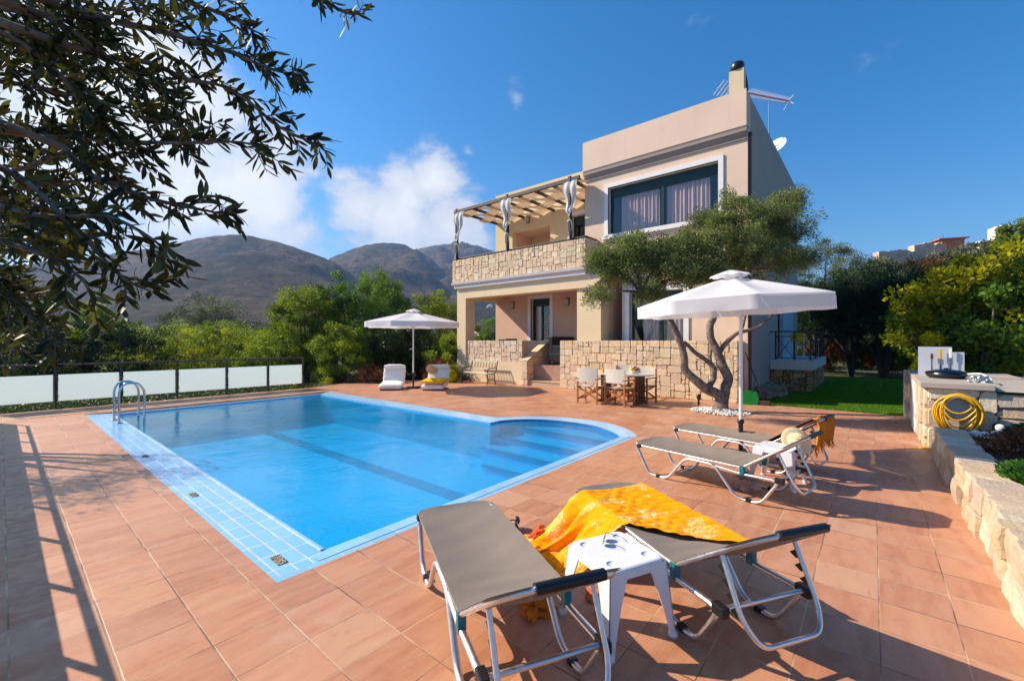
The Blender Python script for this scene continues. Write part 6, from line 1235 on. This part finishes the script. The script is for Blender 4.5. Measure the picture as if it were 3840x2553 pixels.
for q in PP[rg.integers(0, len(PP), 240)]:
    h_ = Vector(min(tg, key=lambda a: (Vector(a)-Vector(q)).length)); m_.tube([h_, h_.lerp(Vector(q), .6)+Vector((0, 0, .04)), Vector(q)], [.010, .006, .003], 4)
m_.build('branches', M['bark'], ot)
# white pebbles round the trunk
pb = MB(); rg2 = random.Random(6)
for i in range(520):
    a = rg2.uniform(0, math.tau); r = rg2.uniform(.08, 1)**.6*.62; x, y = 10.40+math.cos(a)*r*.85, 2.62+math.sin(a)*r*1.0; s_ = rg2.uniform(.018, .042); bm = bmesh.new(); bmesh.ops.create_icosphere(bm, subdivisions=1, radius=1)
    rz_ = rg2.uniform(0, 3.1); zz = .012+.07*max(0, 1-r/.55)+rg2.uniform(0, .01)
    bm.verts.index_update(); pb.add([(x+(v.co.x*math.cos(rz_)-v.co.y*math.sin(rz_)*.7)*s_*1.3, y+(v.co.x*math.sin(rz_)+v.co.y*math.cos(rz_)*.7)*s_, zz+v.co.z*s_*.6) for v in bm.verts], [[v.index for v in f.verts] for f in bm.faces], 0, True); bm.free()
tag(pb.build('pebbles', M['pebble']), 'ring of white pebbles round the olive trunk', kind='stuff')
# ------------------------------------------------------------ small plants on the terrace
def tuft(x, y, z, h, n, w, mt, lab, seed, grp, name='leafy_plant', leaf=.10, el=3.0):
    rg = np.random.default_rng(seed); th = rg.uniform(0, math.tau, n); r = rg.random(n)**.6*w; p = np.stack([np.cos(th)*r, np.sin(th)*r, rg.random(n)**.8*h*(1-.6*r/w)], 1); dr = np.stack([np.cos(th)*.8, np.sin(th)*.8, np.full(n, .7)], 1)+rg.normal(0, .3, (n, 3))
    o = empty(name, (x, y, z), 0, lab, 'plant', grp); link_mesh('leaves', leaf_mesh('leaves', p, leaf, LM[mt], seed, el, dr, rg.random(n)), o); m_ = MB()
    for i in range(5): q = p[i*7 % n]; m_.tube([(0, 0, -.03), tuple(q*.6), tuple(q)], [.008, .006, .003], 5)
    m_.build('stem', M['darkbark'], o); return o
TG = 'small plants at the foot of the cream wall'
for i, (u, v) in enumerate([(1075, 876), (1100, 876), (1160, 880), (1180, 882), (1050, 872)]):
    q = at(u*1.6285, v*1.6285, 1612*1.6/((v-785)*1.6285)); tuft(q.x, q.y, 0, .26, 260, .20, ['dark', 'bright', 'dark', 'mid', 'yellow'][i], ['dark leafy plant under the left end of the bench', 'bright leafy plant under the middle of the bench', 'dark leafy plant right of the bench', 'yellowish leafy plant beside the stair wall', 'trailing yellow plant at the foot of the left column'][i], 200+i, TG)
PG2 = 'plants in the stone planter on the right'
tuft(5.7, -1.22, .38, .26, 3200, .38, 'pine', 'bright green spreading shrub in the stone planter', 211, PG2, 'planter_shrub', .05, 2.2); tuft(7.1, -1.30, .36, .34, 1900, .42, 'rust', 'dark twiggy plant in the planter beside the hose', 212, PG2, 'planter_shrub', .05, 2.4); tuft(4.9, -1.3, .38, .22, 2200, .4, 'yellow', 'yellow green plant at the front of the planter', 213, PG2, 'planter_shrub', .05, 2.2)
tuft(7.7, -1.7, .38, .42, 2600, .5, 'dark', 'dark shrub with dry twigs at the back of the planter', 214, PG2, 'planter_shrub', .06, 2.2); tuft(6.3, -2.2, .45, .35, 2600, .7, 'mid', 'green shrub behind the bright spreading shrub in the planter', 215, PG2, 'planter_shrub', .06, 2.2)
pv = MB(); rg2 = random.Random(16)
for i in range(130):
    x, y = rg2.uniform(6.2, 8.3), rg2.uniform(-2.2, -1.0); s_ = rg2.uniform(.015, .05); bm = bmesh.new(); bmesh.ops.create_icosphere(bm, subdivisions=1, radius=1); bm.verts.index_update(); pv.add([(x+v.co.x*s_*1.3, y+v.co.y*s_, .40+v.co.z*s_*.7) for v in bm.verts], [[v.index for v in f.verts] for f in bm.faces], 0, False); bm.free()
tag(pv.build('planter_gravel', M['pebble']), 'white stones scattered on the planter soil', kind='stuff')
# ------------------------------------------------------------ near olive tree on the left, branches hanging into view
nt_o = empty('olive_tree', (-1.5, 2.6, 0), 0, 'olive tree at the left whose leafy branches hang into the top left of the view', 'tree'); NB = Vector((-1.5, 2.6, 0))
nbm = MB(Matrix.Translation(-NB)); rgn = random.Random(42); LV = []; LD = []; LT = []; LS = []
def c4(x, y, d): return at(x/1.307, y/1.307, d)
def leaves_along(pts, step, ls, spread=.9, tone=.5):
    L_ = 0; 
    for a, b in zip(pts, pts[1:]):
        seg = (b-a).length; t_ = step-L_
        while t_ < seg:
            p = a.lerp(b, t_/seg); tx = (b-a).normalized(); o_ = tx.orthogonal().normalized(); o_.rotate(Matrix.Rotation(rgn.uniform(0, math.tau), 3, tx))
            for s_ in (1, -1):
                if rgn.random() < .12: continue
                dv = (tx*rgn.uniform(.5, 1.1)+o_*s_*spread*rgn.uniform(.6, 1.2)+Vector((0, 0, rgn.uniform(-.35, .15)))).normalized(); s = ls*rgn.uniform(.65, 1.2); LV.append(p+dv*s*.52); LD.append(dv); LT.append(min(1, max(0, rgn.gauss(tone, .3)))); LS.append(s)
            t_ += step*rgn.uniform(.8, 1.2)
        L_ = seg-(t_-step) if t_ > seg else 0; L_ = max(0, min(step, L_))
def grow(pts, r0, r1, ntw, tl, ls, lv=2, step=.022, sub=True, tone=.5, bare=.0):
    P_ = spline(pts, 8); k = len(P_); P_ = [p+Vector((mnoise.noise(p*5), mnoise.noise(p*5+Vector((3, 0, 0))), mnoise.noise(p*5+Vector((0, 7, 0)))))*.02 for p in P_]
    nbm.tube(P_, [r0+(r1-r0)*i/(k-1) for i in range(k)], 6)
    leaves_along(P_[int(k*bare):], step*1.3, ls, tone=tone)
    for q in range(ntw):
        i = int((.12+.86*(q+rgn.random())/ntw)*(k-2)); p = P_[i]; tx = (P_[i+1]-P_[i]).normalized(); o_ = tx.orthogonal().normalized(); o_.rotate(Matrix.Rotation(rgn.uniform(0, math.tau), 3, tx)); l = tl*rgn.uniform(.5, 1.3)
        e = p+(tx*.8+o_*.75).normalized()*l+Vector((0, 0, -.10*l)); md = p.lerp(e, .5)+Vector((rgn.uniform(-.02, .02), rgn.uniform(-.02, .02), rgn.uniform(0, .03)))
        T_ = spline([p, md, e], 4); nbm.tube(T_, [.0028, .0026, .0024, .0022, .002, .0018, .0016, .0014, .0012][:len(T_)], 4); leaves_along(T_, step, ls, tone=tone)
BR = [([(-260, 20, 1.5), (0, 30, 1.5), (230, 70, 1.5), (430, 100, 1.5), (640, 130, 1.55), (820, 160, 1.6)], 10, .12),
      ([(230, 80, 1.5), (400, 200, 1.5), (560, 320, 1.55), (780, 440, 1.6), (960, 520, 1.6)], 12, .13),
      ([(-260, 60, 1.5), (0, 140, 1.5), (150, 240, 1.5), (310, 390, 1.5), (430, 570, 1.5), (560, 660, 1.5), (760, 740, 1.5)], 14, .13),
      ([(640, 130, 1.6), (870, 190, 1.6), (1050, 240, 1.6), (1230, 300, 1.6), (1400, 350, 1.6), (1480, 365, 1.6)], 14, .09),
      ([(560, 300, 1.6), (760, 330, 1.6), (900, 380, 1.6), (1080, 420, 1.6), (1240, 520, 1.6), (1380, 620, 1.6), (1500, 700, 1.6), (1540, 735, 1.6)], 15, .085),
      ([(-260, 560, 1.4), (0, 640, 1.4), (300, 680, 1.45), (640, 690, 1.5), (900, 700, 1.5), (1180, 690, 1.5), (1300, 740, 1.5)], 16, .10),
      ([(-260, 740, 1.3), (0, 830, 1.3), (200, 960, 1.3), (390, 1160, 1.3), (520, 1290, 1.3), (640, 1380, 1.3), (740, 1440, 1.3)], 12, .11),
      ([(300, 720, 1.45), (430, 860, 1.45), (640, 940, 1.45), (830, 990, 1.45), (1000, 1030, 1.45), (1110, 1060, 1.45)], 13, .09),
      ([(640, -80, 1.7), (880, -10, 1.7), (1000, 60, 1.7), (1130, 90, 1.7), (1230, 140, 1.7), (1300, 170, 1.7)], 8, .09),
      ([(1300, -140, 1.8), (1520, -30, 1.8), (1640, 40, 1.8), (1720, 70, 1.8), (1790, 70, 1.8)], 6, .06),
      ([(-260, 1060, 1.2), (0, 1180, 1.2), (200, 1260, 1.2), (330, 1330, 1.2), (440, 1420, 1.2)], 8, .10),
      ([(-260, 900, 1.3), (0, 1010, 1.3), (300, 1060, 1.3), (560, 1080, 1.3), (760, 1190, 1.3), (830, 1300, 1.3)], 11, .10),
      ([(-260, 1240, 1.6), (0, 1420, 1.6), (150, 1550, 1.6), (290, 1660, 1.6), (400, 1740, 1.6)], 8, .10),
      ([(-260, 1420, 1.8), (-20, 1540, 1.8), (120, 1600, 1.8), (220, 1630, 1.8)], 6, .10),
      ([(-260, 300, 1.6), (0, 400, 1.6), (200, 440, 1.6), (420, 470, 1.6), (640, 560, 1.6), (860, 620, 1.6), (1000, 720, 1.6)], 16, .12),
      ([(-260, -60, 1.9), (100, -40, 1.9), (400, 10, 1.9), (560, 60, 1.9), (700, 40, 1.9), (860, 50, 1.9)], 12, .13),
      ([(-260, 200, 2.0), (60, 250, 2.0), (330, 300, 2.0), (540, 400, 2.0), (700, 480, 2.0), (900, 560, 2.0)], 16, .16)]
for pts, ntw, tl in BR: grow([c4(*p) for p in pts], .011, .0025, int(ntw*1.3), tl, .061, step=.020)
# second, farther layer of twigs in the same crown
for q in range(30):
    d = rgn.uniform(1.5, 2.2); x0, y0 = rgn.uniform(-300, 60), rgn.uniform(-60, 1560); x1 = x0+rgn.uniform(260, 620)*(1 if y0 < 1100 else .7); y1 = y0+rgn.uniform(-120, 260)
    grow([c4(x0, y0, d), c4((x0+x1)/2, (y0+y1)/2-30, d*1.02), c4(x1, y1, d*1.05)], .008, .002, 9, .15, .062, step=.028, tone=.45)
nbm.tube(spline([(-1.5, 2.6, -.1), (-1.45, 2.5, .9), (-1.3, 2.3, 1.8), (-1.15, 2.0, 2.6), (-.8, 1.7, 2.9)], 6), [.16-.0045*i for i in range(25)], 12)
hubn = Vector((-1.2, 2.1, 2.3))
for pts, _, _ in BR: a = c4(*pts[0]); nbm.tube(spline([hubn, hubn.lerp(a, .5)+Vector((0, 0, .1)), a], 5), [.03-.0018*i for i in range(11)], 6)
nbm.build('trunk', M['bark'], nt_o)
def big_leaves(name, V_, D_, T_, S_, mat_, origin):
    n = len(V_); V_ = np.array([tuple(v) for v in V_]); D_ = np.array([tuple(v) for v in D_]); S_ = np.array(S_)[:, None]; T_ = np.array(T_); rg = np.random.default_rng(8)
    r2 = rg.normal(size=(n, 3)); r2[:, 2] += .3; sd = np.cross(D_, r2); sd /= np.linalg.norm(sd, axis=1, keepdims=True)+1e-9; nr = np.cross(sd, D_); wd = S_*rg.uniform(.105, .15, (n, 1)); bend = rg.uniform(-.10, .10, (n, 1))*S_
    rows = []
    for (t_, w_) in ((-.5, .06), (-.34, .62), (-.1, 1.), (.14, .95), (.36, .55), (.5, .03)):
        c_ = V_+D_*S_*t_+nr*bend*(1-(2*t_)**2); rows += [c_-sd*wd*w_+nr*wd*w_*.25, c_, c_+sd*wd*w_+nr*wd*w_*.25]
    v = np.stack(rows, 1); m_n = v.shape[1]; v = v.reshape(-1, 3)-np.array(tuple(origin)); q = []
    for i in range(5):
        for j in range(2): q.append([3*i+j, 3*i+j+1, 3*i+3+j+1, 3*i+3+j])
    q = np.array(q); F = (np.arange(n)[:, None, None]*m_n+q[None]).reshape(-1, 4).astype(np.int32)
    me = bpy.data.meshes.new(name); me.vertices.add(len(v)); me.vertices.foreach_set('co', v.astype(np.float32).ravel()); me.loops.add(F.size); me.loops.foreach_set('vertex_index', F.ravel()); me.polygons.add(len(F)); me.polygons.foreach_set('loop_start', np.arange(0, F.size, 4, dtype=np.int32)); me.polygons.foreach_set('use_smooth', np.ones(len(F), bool))
    a = me.color_attributes.new('tint', 'FLOAT_COLOR', 'POINT'); cc = np.ones((len(v), 4), np.float32); cc[:, 0] = np.repeat(T_, m_n); cc[:, 1] = np.repeat(rg.random(n), m_n); a.data.foreach_set('color', cc.ravel()); me.materials.append(mat_); me.update(calc_edges=True); return me
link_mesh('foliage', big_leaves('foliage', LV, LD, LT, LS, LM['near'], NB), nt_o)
# second olive behind the left balustrade; throws the dappled shade on the tiles
plant('olive_tree', -1.25, 11.3, 0, 3.2, (1.0, 1.2, .8), 8000, .06, 'olivegreen', 'olive tree beyond the left balustrade shading the tiles beside the pool', 'tree', None, clumps=70, csz=.28, seed=161, elong=3.2, trunkr=.10, trunkmat='bark')
# ------------------------------------------------------------ air
hz = MB(); hz.box((-2950, -2950, -40), (2950, 2950, 420)); hz_o = hz.build('haze', [bpy.data.materials.new('haze')]); tag(hz_o, 'pale bluish air between the terrace and the hills', kind='stuff')
hm_ = bpy.data.materials['haze']; hm_.use_nodes = True; t = hm_.node_tree; t.nodes.clear(); o = t.nodes.new('ShaderNodeOutputMaterial'); v = t.nodes.new('ShaderNodeVolumePrincipled')
v.inputs['Color'].default_value = (.36, .55, .95, 1); v.inputs['Density'].default_value = .00027; v.inputs['Anisotropy'].default_value = .3; t.links.new(v.outputs[0], o.inputs['Volume'])
